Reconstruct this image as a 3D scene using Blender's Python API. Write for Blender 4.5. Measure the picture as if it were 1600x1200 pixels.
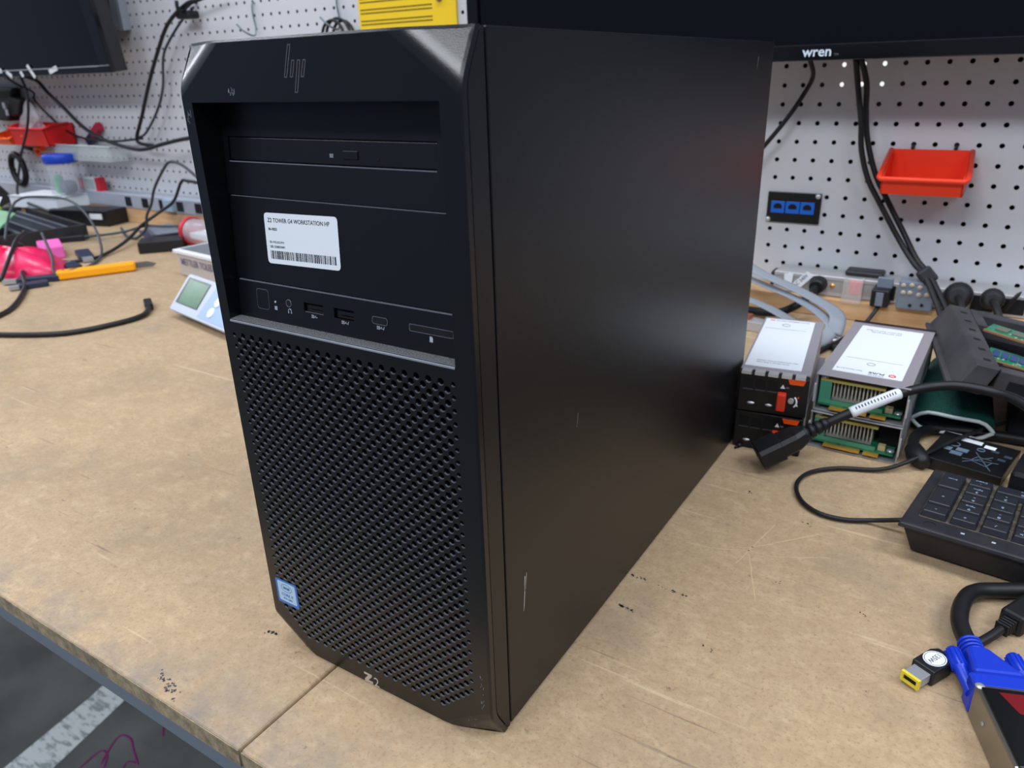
import bpy, bmesh, math, random
from mathutils import Vector, Matrix, Euler
random.seed(7)
for o in list(bpy.data.objects): bpy.data.objects.remove(o)
S = bpy.context.scene
COL = S.collection

# ------------------------------------------------------------------ camera
cd = bpy.data.cameras.new('camera'); cam = bpy.data.objects.new('camera', cd); COL.objects.link(cam)
cam.location = (0.34671, -0.24378, 0.33877)
cam.rotation_euler = (math.radians(67.4503), math.radians(1.5809), math.radians(32.4018))
cd.sensor_width = 36; cd.lens = 1172.54 / 1600 * 36
cd.clip_start = .01; cd.clip_end = 60
cd.dof.use_dof = True; cd.dof.focus_distance = .43; cd.dof.aperture_fstop = 15
S.camera = cam
# ------------------------------------------------------------------ world
w = bpy.data.worlds.new('world'); S.world = w; w.use_nodes = True
bg = w.node_tree.nodes['Background']; bg.inputs[0].default_value = (.5, .64, .95, 1); bg.inputs[1].default_value = .26
# ------------------------------------------------------------------ ceiling lamps of the workshop
def lamp(x, y, z, sx, sy, e, col=(.93, .97, 1.03)):
    l = bpy.data.lights.new('ceiling_lamp', 'AREA'); l.shape = 'RECTANGLE'; l.size = sx; l.size_y = sy; l.energy = e; l.color = col
    o = bpy.data.objects.new('ceiling_lamp', l); COL.objects.link(o); o.location = (x, y, z)
for x, y, e in ((-.2, .15, 22), (-2.2, .15, 22), (1.8, .15, 36), (-.2, -1.9, 58), (-2.4, -1.9, 20), (1.9, -1.9, 30), (-4.6, .15, 22), (-4.6, -1.9, 22), (-7.2, .5, 95), (-7.2, -1.9, 30)):
    lamp(x, y, 2.2, 1.3, .5 if x != -.2 or y > 0 else 1.0, e)
S.view_settings.view_transform = 'Standard'; S.view_settings.look = 'None'
S.view_settings.exposure = .1; S.view_settings.gamma = 1; S.view_settings.use_curve_mapping = False

# ================================================================== helpers
def lin(c):
    return tuple(((v / 255) / 12.92 if v / 255 <= .04045 else ((v / 255 + .055) / 1.055) ** 2.4) for v in c[:3]) + (1,)
MATS = {}
def mat(name, col, rough=.5, metal=0, spec=.5, col2=None, nscale=20, ncon=(.35, .65), stretch=None, bump=0, bscale=400, alpha=1, emis=0, trans=0, coat=0, ior=1.45):
    if name in MATS: return MATS[name]
    m = bpy.data.materials.new(name); m.use_nodes = True; nt = m.node_tree; b = nt.nodes['Principled BSDF']
    b.inputs['Base Color'].default_value = lin(col); b.inputs['Roughness'].default_value = rough; b.inputs['Metallic'].default_value = metal
    b.inputs['Specular IOR Level'].default_value = spec; b.inputs['Alpha'].default_value = alpha
    b.inputs['Transmission Weight'].default_value = trans; b.inputs['Coat Weight'].default_value = coat; b.inputs['IOR'].default_value = ior
    if emis: b.inputs['Emission Color'].default_value = lin(col); b.inputs['Emission Strength'].default_value = emis
    tc = nt.nodes.new('ShaderNodeTexCoord')
    if col2:
        n = nt.nodes.new('ShaderNodeTexNoise'); n.inputs['Scale'].default_value = nscale; n.inputs['Detail'].default_value = 6
        mp = nt.nodes.new('ShaderNodeMapping'); nt.links.new(tc.outputs['Object'], mp.inputs[0])
        if stretch: mp.inputs['Scale'].default_value = stretch
        nt.links.new(mp.outputs[0], n.inputs[0])
        r = nt.nodes.new('ShaderNodeValToRGB'); r.color_ramp.elements[0].color = lin(col); r.color_ramp.elements[1].color = lin(col2)
        r.color_ramp.elements[0].position, r.color_ramp.elements[1].position = ncon
        nt.links.new(n.outputs[0], r.inputs[0]); nt.links.new(r.outputs[0], b.inputs['Base Color'])
    if bump:
        n = nt.nodes.new('ShaderNodeTexNoise'); n.inputs['Scale'].default_value = bscale; nt.links.new(tc.outputs['Object'], n.inputs[0])
        bp = nt.nodes.new('ShaderNodeBump'); bp.inputs['Strength'].default_value = bump; bp.inputs['Distance'].default_value = .0006
        nt.links.new(n.outputs[0], bp.inputs['Height']); nt.links.new(bp.outputs[0], b.inputs['Normal'])
    MATS[name] = m
    return m

class MB:
    def __init__(s): s.v = []; s.f = []; s.sm = []
    def add(s, vs, fs, sm=False):
        k = len(s.v); s.v += [tuple(p) for p in vs]; s.f += [tuple(i + k for i in f) for f in fs]; s.sm += [sm] * len(fs); return s
    def box(s, x0, x1, y0, y1, z0, z1, M=None):
        vs = [Vector((x, y, z)) for z in (z0, z1) for y in (y0, y1) for x in (x0, x1)]
        if M: vs = [M @ p for p in vs]
        return s.add(vs, [(0, 2, 3, 1), (4, 5, 7, 6), (0, 1, 5, 4), (2, 6, 7, 3), (0, 4, 6, 2), (1, 3, 7, 5)])
    def hexa(s, b, t):            # bottom quad, top quad (both ccw from above)
        return s.add(list(b) + list(t), [(3, 2, 1, 0), (4, 5, 6, 7), (0, 1, 5, 4), (1, 2, 6, 5), (2, 3, 7, 6), (3, 0, 4, 7)])
    def poly(s, pts): return s.add(pts, [tuple(range(len(pts)))])
    def prism(s, pts, d):         # planar polygon extruded by vector d
        n = len(pts); d = Vector(d); a = [Vector(p) for p in pts]; b = [p + d for p in a]
        return s.add(a + b, [tuple(range(n))[::-1], tuple(range(n, 2 * n))] + [(i, (i + 1) % n, (i + 1) % n + n, i + n) for i in range(n)])
    def tube(s, path, r, n=8, M=None, flat=None):
        P = [Vector(p) for p in path]
        R = r if isinstance(r, (list, tuple)) else [r] * len(P)
        T = [(P[min(i + 1, len(P) - 1)] - P[max(i - 1, 0)]).normalized() for i in range(len(P))]
        up = Vector((0, 0, 1)) if abs(T[0].z) < .9 else Vector((1, 0, 0))
        N = (up - T[0] * up.dot(T[0])).normalized(); vs = []
        for i, p in enumerate(P):
            if i: N = (N - T[i] * N.dot(T[i])).normalized()
            B = T[i].cross(N)
            for k in range(n):
                a = 2 * math.pi * k / n
                fx, fy = (1, 1) if not flat else flat
                vs.append(p + N * math.cos(a) * R[i] * fx + B * math.sin(a) * R[i] * fy)
        if M: vs = [M @ p for p in vs]
        fs = [(i * n + k, i * n + (k + 1) % n, (i + 1) * n + (k + 1) % n, (i + 1) * n + k) for i in range(len(P) - 1) for k in range(n)]
        k = len(s.v); s.add(vs, fs, True)
        s.f += [tuple(k + j for j in range(n))[::-1], tuple(k + (len(P) - 1) * n + j for j in range(n))]; s.sm += [False, False]
        return s
    def cyl(s, p0, p1, r0, r1=None, n=16, M=None): return s.tube([p0, p1], [r0, r0 if r1 is None else r1], n, M)
    def lathe(s, prof, c=(0, 0, 0), n=24):
        vs = []; c = Vector(c)
        for r, z in prof:
            for k in range(n):
                a = 2 * math.pi * k / n; vs.append(c + Vector((r * math.cos(a), r * math.sin(a), z)))
        fs = [(i * n + k, i * n + (k + 1) % n, (i + 1) * n + (k + 1) % n, (i + 1) * n + k) for i in range(len(prof) - 1) for k in range(n)]
        return s.add(vs, fs, True)
    def torus(s, c, R, r, ax='z', n=28, m=8, M=None):
        vs = []
        for i in range(n):
            a = 2 * math.pi * i / n
            for k in range(m):
                b = 2 * math.pi * k / m; q = R + r * math.cos(b); p = (q * math.cos(a), q * math.sin(a), r * math.sin(b))
                if ax == 'y': p = (p[0], p[2], p[1])
                if ax == 'x': p = (p[2], p[0], p[1])
                vs.append(Vector(p) + Vector(c))
        if M: vs = [M @ p for p in vs]
        return s.add(vs, [(i * m + k, ((i + 1) % n) * m + k, ((i + 1) % n) * m + (k + 1) % m, i * m + (k + 1) % m) for i in range(n) for k in range(m)], True)
    def xf(s, M): s.v = [tuple(M @ Vector(p)) for p in s.v]; return s
    def mesh(s, name, bevel=0, seg=2, recalc=True):
        me = bpy.data.meshes.new(name); me.from_pydata(s.v, [], s.f)
        for p, q in zip(me.polygons, s.sm): p.use_smooth = q
        bm = bmesh.new(); bm.from_mesh(me)
        if recalc: bmesh.ops.recalc_face_normals(bm, faces=bm.faces)
        if bevel:
            es = [e for e in bm.edges if len(e.link_faces) == 2 and e.calc_face_angle(0) > .5]
            bmesh.ops.bevel(bm, geom=es, offset=bevel, segments=seg, affect='EDGES', profile=.5, clamp_overlap=True)
        bm.to_mesh(me); bm.free()
        return me
    def build(s, name, m, parent=None, bevel=0, seg=2, world=True, recalc=True, label=None):
        me = s.mesh(name, bevel, seg, recalc); me.materials.append(m)
        return link(name, me, parent, world, label)
def link(name, me, parent=None, world=True, label=None):
    o = bpy.data.objects.new(name, me); COL.objects.link(o)
    if parent is not None:
        o.parent = parent
        if world and parent.type == 'EMPTY': o.matrix_parent_inverse = parent.matrix_basis.inverted()
    if label: o['label'] = label
    return o
def thing(name, label, cat, loc=(0, 0, 0), rz=0, group=None):
    o = bpy.data.objects.new(name, None); COL.objects.link(o); o.location = loc; o.rotation_euler = (0, 0, rz); o.empty_display_size = .02
    return tag(o, label, cat, group)
def tag(o, label, cat, group=None):
    o['label'] = label; o['category'] = cat
    if group: o['group'] = group
    return o
def struct(o): o['kind'] = 'structure'; return o
def spline(pts, k=8):
    P = [Vector(p) for p in pts]; P = [P[0] * 2 - P[1]] + P + [P[-1] * 2 - P[-2]]; out = []
    for i in range(1, len(P) - 2):
        a, b, c, d = P[i - 1:i + 3]
        for j in range(k):
            t = j / k; out.append(.5 * ((2 * b) + (c - a) * t + (2 * a - 5 * b + 4 * c - d) * t * t + (3 * b - a - 3 * c + d) * t ** 3))
    return out + [P[-2]]
def text(s, size, M, m, parent, name='lettering', sx=1, depth=.00006, align='LEFT', world=True, bold=0):
    c = bpy.data.curves.new('txt', 'FONT'); c.body = s; c.size = size; c.align_x = align; c.extrude = depth; c.offset = bold; c.resolution_u = 3
    t = bpy.data.objects.new('txt', c); COL.objects.link(t)
    me = bpy.data.meshes.new_from_object(t); bpy.data.objects.remove(t); bpy.data.curves.remove(c)
    me.transform(M @ Matrix.Diagonal((sx, 1, 1, 1))); me.materials.clear(); me.materials.append(m)
    return link(name, me, parent, world)
def frame(o, ex, ey):             # matrix mapping local x,y,z to world with origin o
    ex = Vector(ex).normalized(); ey = Vector(ey); ey = (ey - ex * ex.dot(ey)).normalized(); ez = ex.cross(ey)
    return Matrix(((ex.x, ey.x, ez.x, o[0]), (ex.y, ey.y, ez.y, o[1]), (ex.z, ey.z, ez.z, o[2]), (0, 0, 0, 1)))
def RZ(loc, deg): return Matrix.Translation(loc) @ Matrix.Rotation(math.radians(deg), 4, 'Z')
def rrect(x0, x1, z0, z1, r, k=4):
    out = []
    for cx, cz, a0 in ((x1 - r, z1 - r, 0), (x0 + r, z1 - r, 90), (x0 + r, z0 + r, 180), (x1 - r, z0 + r, 270)):
        for j in range(k + 1):
            a = math.radians(a0 + 90 * j / k); out.append((cx + r * math.cos(a), cz + r * math.sin(a)))
    return out

# ================================================================== materials
CASE = mat('black_powder_coat', (13, 13, 16), .36, spec=.55, bump=.12, bscale=1500, col2=(16, 16, 19), nscale=6)
BEZ = mat('black_bezel_plastic', (11, 12, 15), .27, spec=.62, bump=.1, bscale=2000)
PANEL = mat('black_panel_plastic', (12, 13, 17), .36, bump=.05, bscale=2000)
DARK = mat('dark_cavity', (7, 7, 8), .8)
BLK = mat('black_plastic', (24, 25, 29), .42)
BLKM = mat('matt_black_plastic', (32, 32, 36), .62, bump=.2, bscale=600, col2=(40, 39, 42), nscale=30)
RUB = mat('black_rubber', (19, 20, 22), .5)
WHITE = mat('white_paper', (225, 230, 236), .6)
LABELM = mat('label_paper', (238, 243, 247), .45)
INK = mat('black_ink', (30, 31, 36), .7)
GREYINK = mat('grey_ink', (96, 100, 108), .7)
ICON = mat('icon_print', (170, 178, 188), .6)
SILV = mat('silver_metal', (206, 208, 212), .3, .55)
STEEL = mat('steel', (178, 180, 184), .38, .55)
ALU = mat('aluminium', (186, 186, 186), .36, .5)
REDP = mat('red_plastic', (250, 64, 34), .38)
ORANGE = mat('orange_plastic', (240, 86, 20), .4)
BLUEP = mat('blue_plastic', (18, 62, 178), .4)
PCB = mat('green_circuit_board', (22, 104, 72), .35, col2=(46, 132, 96), nscale=220)
GOLD = mat('gold_contacts', (214, 168, 78), .35, .7)
PINE = mat('pine_wood', (210, 174, 132), .6, col2=(194, 154, 112), nscale=14, stretch=(1, 8, 8))
GREY = mat('grey_plastic', (112, 122, 136), .5)
CLEAR = mat('clear_plastic', (225, 232, 238), .08, alpha=.22)

def bench_mat(name, edge=False):
    m = bpy.data.materials.new(name); m.use_nodes = True; nt = m.node_tree; N = nt.nodes; L = nt.links; b = N['Principled BSDF']
    b.inputs['Roughness'].default_value = .62; b.inputs['Specular IOR Level'].default_value = .3
    tc = N.new('ShaderNodeTexCoord')
    def noise(scale, detail=6, rough=.6, stretch=(1, 1, 1), rot=0):
        mp = N.new('ShaderNodeMapping'); mp.inputs['Scale'].default_value = stretch; mp.inputs['Rotation'].default_value = (0, 0, rot)
        L.new(tc.outputs['Object'], mp.inputs[0]); n = N.new('ShaderNodeTexNoise'); n.inputs['Scale'].default_value = scale
        n.inputs['Detail'].default_value = detail; n.inputs['Roughness'].default_value = rough; L.new(mp.outputs[0], n.inputs[0]); return n.outputs[0]
    def ramp(src, a, b_):
        r = N.new('ShaderNodeMapRange'); r.inputs['From Min'].default_value = a; r.inputs['From Max'].default_value = b_; L.new(src, r.inputs[0]); return r.outputs[0]
    def mix(fac, a, bcol, k=1):
        x = N.new('ShaderNodeMix'); x.data_type = 'RGBA'
        if k != 1:
            q = N.new('ShaderNodeMath'); q.operation = 'MULTIPLY'; L.new(fac, q.inputs[0]); q.inputs[1].default_value = k; fac = q.outputs[0]
        L.new(fac, x.inputs[0])
        if isinstance(a, tuple): x.inputs[6].default_value = lin(a)
        else: L.new(a, x.inputs[6])
        x.inputs[7].default_value = lin(bcol); return x.outputs[2]
    if edge:
        c = mix(ramp(noise(160, 8, .8, (1, 1, 1)), .35, .65), (112, 100, 80), (176, 158, 126))
        c = mix(ramp(noise(30, 4), .5, .7), c, (86, 82, 74), .6)
    else:
        c = mix(ramp(noise(3.2, 8, .65), .3, .7), (188, 162, 128), (168, 142, 110))
        c = mix(ramp(noise(22, 8, .7), .35, .7), c, (200, 175, 140), .5)
        c = mix(ramp(noise(130, 10, .85), .40, .62), c, (150, 124, 95), .5)
        c = mix(ramp(noise(46, 10, .8, (1, 1.6, 1), .4), .5, .68), c, (208, 186, 152), .45)
        c = mix(ramp(noise(6, 8, .7), .5, .70), c, (136, 124, 110), .55)
        c = mix(ramp(noise(420, 3, .7), .54, .72), c, (122, 100, 76), .55)
        c = mix(ramp(noise(70, 8, .8), .61, .68), c, (84, 78, 72), .75)
        for rot, off in ((.5, 1), (-.45, 1.7), (1.2, 1.4), (2.2, 1.6)):
            c = mix(ramp(noise(3.4 * off, 3, .5, (1, 24, 1), rot), .70, .75), c, (216, 194, 158), .4)
        c = mix(ramp(noise(7, 3, .5, (1, 26, 1), 2.75), .68, .73), c, (100, 90, 80), .55)
        sp_ = N.new('ShaderNodeSeparateXYZ'); L.new(tc.outputs['Object'], sp_.inputs[0])       # grey wear along the front edge
        ed = N.new('ShaderNodeMath'); ed.operation = 'MULTIPLY'; L.new(ramp(sp_.outputs[1], -.03, -.072), ed.inputs[0]); L.new(ramp(noise(14, 8, .75), .42, .6), ed.inputs[1])
        c = mix(ed.outputs[0], c, (120, 116, 112), .8)
    L.new(c, b.inputs['Base Color'])
    n = noise(260, 6, .7); bp = N.new('ShaderNodeBump'); bp.inputs['Strength'].default_value = .35; bp.inputs['Distance'].default_value = .0006
    L.new(n, bp.inputs['Height']); L.new(bp.outputs[0], b.inputs['Normal'])
    return m
BENCH = bench_mat('hardboard_top'); BEDGE = bench_mat('particleboard_edge', True)
CONC = mat('concrete_floor', (80, 82, 80), .5, col2=(106, 109, 107), nscale=5, bump=.2, bscale=60)
PEGW = mat('white_pegboard', (206, 208, 212), .5, bump=.03, bscale=200)

# ================================================================== setting
struct(MB().box(-5, 2.2, -3.2, 1.6, -.95, -.88).build('floor', CONC))
# pegboard wall: real holes, 25.4 mm grid
def pegboard():
    mb = MB(); hw = MB(); p = .0254; x0 = .0569 - p * 96.5; z0 = .2345 - p * 9.5; nx, nz = 118, 22; y0, y1 = .9384, .9434; r = .0033; n = 8
    for i in range(nx):
        for j in range(nz):
            cx, cz = x0 + (i + .5) * p, z0 + (j + .5) * p; h = p / 2
            C = [(cx + h, y0, cz), (cx + h, y0, cz + h), (cx, y0, cz + h), (cx - h, y0, cz + h), (cx - h, y0, cz), (cx - h, y0, cz - h), (cx, y0, cz - h), (cx + h, y0, cz - h)]
            H = [(cx + r * math.cos(k * math.pi / 4), y0, cz + r * math.sin(k * math.pi / 4)) for k in range(8)]
            B = [(a, y1, c) for a, _, c in H]
            mb.add(C + H, [(k, (k + 1) % 8, 8 + (k + 1) % 8, 8 + k) for k in range(8)])
            hw.add(H + B, [(k, (k + 1) % 8, 8 + (k + 1) % 8, 8 + k) for k in range(8)], True)
    X0, X1, Z0, Z1 = x0, x0 + nx * p, z0, z0 + nz * p
    for a, b, c, d in ((X0, X1, -.95, Z0), (X0, X1, Z1, 1.0), (-3.3, X0, -.95, 1.0), (X1, .62, -.95, 1.0)):
        mb.poly([(a, y0, c), (b, y0, c), (b, y0, d), (a, y0, d)])
    return mb, hw
pb1, pb2 = pegboard(); wbk = struct(pb1.build('wall_back', PEGW, recalc=False))
pb2.build('hole_rims', mat('raw_hardboard', (70, 56, 46), .8), wbk, recalc=False)['kind'] = 'stuff'
struct(MB().box(-3.3, .62, .962, .97, -.95, 1.0).build('wall_behind', mat('dark_wall', (34, 30, 28), .8)))  # dark sheet added behind the pegboard so its holes look dark
tlp = thing('tube_lamp', 'lit white tubes glowing through pegboard holes under the large monitor', 'lamp', (.157, .955, .30))
for z in (.3372, .3112): MB().cyl((.114, .953, z), (.198, .953, z), .006, n=10).build('tube', mat('lit_tube', (255, 255, 255), .5, emis=.8), tlp)

# workbench
wb = thing('workbench', 'workbench with worn tan hardboard top on a grey steel rail', 'workbench', (-.8, .4, 0))
def board(x0, x1, lab):
    mb = MB(); y0, y1, r = -.073, .936, .003
    mb.box(x0, x1, y0, y1, -.0145, 0)
    o = mb.build('bench_board', BENCH, wb, bevel=.0022, seg=3, label=lab)
    return o
b1 = board(-3.0, .0491, 'long tan board with scuffed grey front edge'); b2 = board(.0506, 1.3, 'tan board under the computer tower')
for bo, a, b in ((b1, -3.0, .0485), (b2, .0512, 1.3)):
    MB().box(a, b, -.0733, -.0725, -.0138, -.0016).build('board_edge', BEDGE, bo)
MB().box(-3.0, 1.3, -.0705, -.034, -.033, -.0147).build('front_rail', mat('grey_steel_paint', (104, 112, 122), .45), wb, bevel=.002)
for x in (-2.9, 1.2): MB().box(x, x + .05, .6, .65, -.88, -.0147).build('leg', MATS['grey_steel_paint'], wb)
rm = random.Random(21)
SPOTS = [((-.0121, -.0013), (-.0026, .0029), 14, .0012, .0011), ((.1705, .1776), (.183, .1766), 12, .0010, .0010), ((.1925, .1746), (.2229, .1746), 16, .0014, .0009), ((.176, .1432), (.1879, .141), 14, .0014, .0011),
         ((-.0399, -.0606), (-.0136, -.0677), 34, .003, .0010), ((.2628, .2207), (.266, .222), 4, .0012, .0008), ((.2371, .1309), (.245, .133), 6, .003, .0008), ((.3175, .2135), (.322, .216), 4, .002, .0008),
         ((-.66, .235), (-.64, .24), 5, .004, .0014), ((-.274, .155), (-.26, .16), 5, .003, .0011), ((.21, .335), (.214, .33), 5, .0012, .0011), ((.26, .31), (.268, .306), 6, .002, .0009)]
LINES = [((.2316, .2286), (.2351, .2491), (.2425, .2936)), ((.2259, .2500), (.2351, .2540), (.2757, .2973)), ((.2351, .2491), (.2459, .2192), (.2559, .1924)), ((.2351, .2491), (.2557, .2518), (.29, .27)), ((.19, .235), (.215, .24), (.2351, .2491))]
def blots(mb, p, q_, n, wd, r):
    for i in range(n):
        f = rm.random(); x, y = p[0] + (q_[0] - p[0]) * f + rm.uniform(-wd, wd), p[1] + (q_[1] - p[1]) * f + rm.uniform(-wd, wd); rr_ = r * rm.uniform(.4, 1.3)
        mb.poly([(x + rr_ * rm.uniform(.4, 1.2) * math.cos(j * 1.047), y + rr_ * rm.uniform(.4, 1.2) * math.sin(j * 1.047), .00012) for j in range(6)])
m1, m2, m3 = MB(), MB(), MB()
for p, q_, n, wd, r in SPOTS: blots(m1 if p[0] > .05 else m2, p, q_, n, wd, r)
for pts in LINES:
    pts = [(p.x + rm.uniform(-.0004, .0004), p.y + rm.uniform(-.0004, .0004)) for p in spline([(x, y, 0) for x, y in pts], 6)]
    for i in range(len(pts) - 1):
        p, q_ = Vector(pts[i]), Vector(pts[i + 1]); nn = Vector((-(q_ - p).y, (q_ - p).x)).normalized() * rm.uniform(.0002, .0005)
        m3.add([(p.x - nn.x, p.y - nn.y, .0001), (q_.x - nn.x, q_.y - nn.y, .0001), (q_.x + nn.x, q_.y + nn.y, .0001), (p.x + nn.x, p.y + nn.y, .0001)], [(0, 1, 2, 3)])
SMK = mat('dark_scuff', (74, 70, 68), .7)
for m_, bo in ((m1, b2), (m2, b1)): m_.build('scuff_marks', SMK, bo, recalc=False)['kind'] = 'stuff'
m3.build('scratch_marks', mat('pale_scratch', (198, 172, 132), .7), b2, recalc=False)['kind'] = 'stuff'
# pine ledges along the wall
tag(MB().box(-.28, 1.3, .872, .937, .0003, .027).build('wood_ledge', PINE, bevel=.001), 'pine strip under the power strip on the right of the tower', 'ledge')
tag(MB().box(-3.0, -.6, .9, .937, .0003, .038).build('wood_ledge', PINE, bevel=.001), 'pine strip under the power strip on the left of the tower', 'ledge')
# floor marks
tp = MB().poly([(-1.0745, .06, -.8796), (-.985, .10, -.8796), (-1.0323, .30, -.8796), (-1.06, .42, -.8796), (-1.14, .40, -.8796), (-1.112, .2925, -.8796)])
tag(tp.build('floor_tape', mat('worn_white_tape', (214, 220, 220), .5, col2=(150, 160, 162), nscale=30, stretch=(1, 3, 1), ncon=(.5, .62))), 'worn white tape stripe stuck to the concrete floor', 'tape')
PK = mat('magenta_marker', (120, 36, 98), .6)
pk = thing('floor_writing', 'magenta marker scrawl on the concrete floor below the bench', 'writing', (-.92, .23, -.88))
for pts in (((-.950, .165), (-.9567, .2224), (-.935, .226), (-.912, .205)), ((-.925, .205), (-.958, .262), (-.935, .274), (-.90, .26), (-.862, .245)), ((-.86, .20), (-.885, .235), (-.87, .245)), ((-.88, .31), (-.90, .33), (-.85, .33))):
    MB().tube(spline([(x, y, -.8797) for x, y in pts], 6), .0026, 6, flat=(.1, 1)).build('pen_stroke', PK, pk)

# ================================================================== computer tower
W, H, D = .169, .356, .435
FW, FH, REC, TB = .034, .024, .0105, .0172
tower = thing('computer_tower', 'black workstation computer tower with perforated front standing on the bench', 'computer', (W / 2, D / 2, 0))
MB().box(.0012, .1672, TB + .0008, D - .001, .0065, .3548).build('case_shell', CASE, tower, bevel=.0015)
sp = MB().box(.1674, W, TB + .0012, D - .0005, .0015, .3558).build('side_panel', CASE, tower, bevel=.0006)
SCR = mat('bare_scratch', (176, 172, 164), .6)
def scratch(pts, wd):
    mb = MB()
    for i in range(len(pts) - 1):
        (y, z), (y2, z2) = pts[i], pts[i + 1]; k = wd * random.uniform(.5, 1.2)
        mb.add([(W + .0001, y - k, z), (W + .0001, y + k, z), (W + .0001, y2 + k * .7, z2), (W + .0001, y2 - k * .7, z2)], [(0, 1, 2, 3)])
    mb.build('scratch', SCR, sp, recalc=False)
scratch([(.0961, .1617), (.0955, .157), (.0946, .1531)], .00018)
scratch([(.0362, .0897), (.0358, .084), (.0356, .080), (.035, .074), (.0345, .070), (.034, .0679)], .0006)
scratch([(.0378, .091), (.0372, .085), (.0366, .081)], .0003)
scratch([(.392, .345), (.391, .341), (.390, .336)], .0003)
for fx in (.045, .124):
    for fy in (.09, .39): MB().cyl((fx, fy, .0001), (fx, fy, .0068), .009).build('foot', RUB, tower)
# bezel frame behind the fascia
bf = MB()
def outline(dy, grow=0):
    """closed outline of the fascia (x,z) with depth y; corners drawn back"""
    out = []; K = 6
    def g(t): return (t * t / .7 if t < .35 else (t - .175)) / .825 * REC
    cs = [((FW, 0), (0, .007), (0, FH)), ((0, H - FH), (0, H), (FW, H)), ((W - FW, H), (W, H), (W, H - FH)), ((W, FH), (W, 0), (W - FW, 0))]
    for a, c, b in cs:
        for i in range(K + 1):
            t = i / K; out.append((a[0] + (c[0] - a[0]) * t, g(t) + dy, a[1] + (c[1] - a[1]) * t))
        for i in range(K - 1, -1, -1):
            t = i / K; out.append((b[0] + (c[0] - b[0]) * t, g(t) + dy, b[1] + (c[1] - b[1]) * t))
    return out
def ring(mb, A, B, sm=False):
    n = len(A); mb.add(A + B, [(i, (i + 1) % n, n + (i + 1) % n, n + i) for i in range(n)], sm)
def inset(P, d):
    return [(x + d * (1 if x < W / 2 else -1) * (1 if x < .002 or x > W - .002 else 0), y, z + d * (1 if z < H / 2 else -1) * (1 if z < .002 or z > H - .002 else 0)) for x, y, z in P]
BZ0 = .0006
o1 = outline(0); o2 = outline(.0042)
fit = lambda P: [(x, y, max(z, BZ0)) for x, y, z in P]
fa = MB(); hd = MB()
# front fascia: rounded outer rim, side skirt
rim = inset(o1, .0011); o1b = [(x, y + .0009, z) for x, y, z in o1]
ring(fa, fit(rim), fit(o1b), True); ring(fa, fit(o1b), fit(o2), False)
ring(fa, fit(o2), fit(inset(o2, .004)))
# corner facets (drawn back, tangent-continuous)
def facet(a, c, b, flip):
    K = 6
    def g(t): return (t * t / .7 if t < .35 else (t - .175)) / .825 * REC
    vs = []
    for i in range(K + 1):
        t = i / K
        for q in (a, b): vs.append((q[0] + (c[0] - q[0]) * t, g(t), max(q[1] + (c[1] - q[1]) * t, BZ0)))
    fs = [(2 * i, 2 * i + 1, 2 * i + 3, 2 * i + 2) for i in range(K)]
    if flip: fs = [f[::-1] for f in fs]
    fa.add(vs, fs, True)
e = .0011
facet((FW, e), (e, .007), (e, FH), True); facet((FW, H - e), (e, H - e), (e, H - FH), False)
facet((W - FW, H - e), (W - e, H - e), (W - e, H - FH), True); facet((W - FW, e), (W - e, e), (W - e, FH), False)
# front plane above the shelf: frame round the recess
RX0, RX1, RZ0, RZ1 = .0082, .1586, .2206, .3295
P = lambda pts: fa.poly([(x, 0, z) for x, z in pts])
P([(e, RZ0), (RX0, RZ0), (RX0, RZ1), (e, RZ1)]); P([(RX1, RZ0), (W - e, RZ0), (W - e, RZ1), (RX1, RZ1)])
P([(e, RZ1), (W - e, RZ1), (W - e, H - FH), (W - FW, H - e), (FW, H - e), (e, H - FH)])
def yb(z): return .0066 + (z - RZ0) * (.0155 - .0066) / (RZ1 - RZ0)
# recess walls
fa.add([(RX0, 0, RZ0), (RX0, yb(RZ0) + .003, RZ0), (RX0, yb(RZ1) + .003, RZ1), (RX0, 0, RZ1)], [(0, 1, 2, 3)])
fa.add([(RX1, 0, RZ0), (RX1, yb(RZ0) + .003, RZ0), (RX1, yb(RZ1) + .003, RZ1), (RX1, 0, RZ1)], [(3, 2, 1, 0)])
fa.add([(RX0, 0, RZ1), (RX0, yb(RZ1) + .003, RZ1), (RX1, yb(RZ1) + .003, RZ1), (RX1, 0, RZ1)], [(0, 1, 2, 3)])
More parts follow.
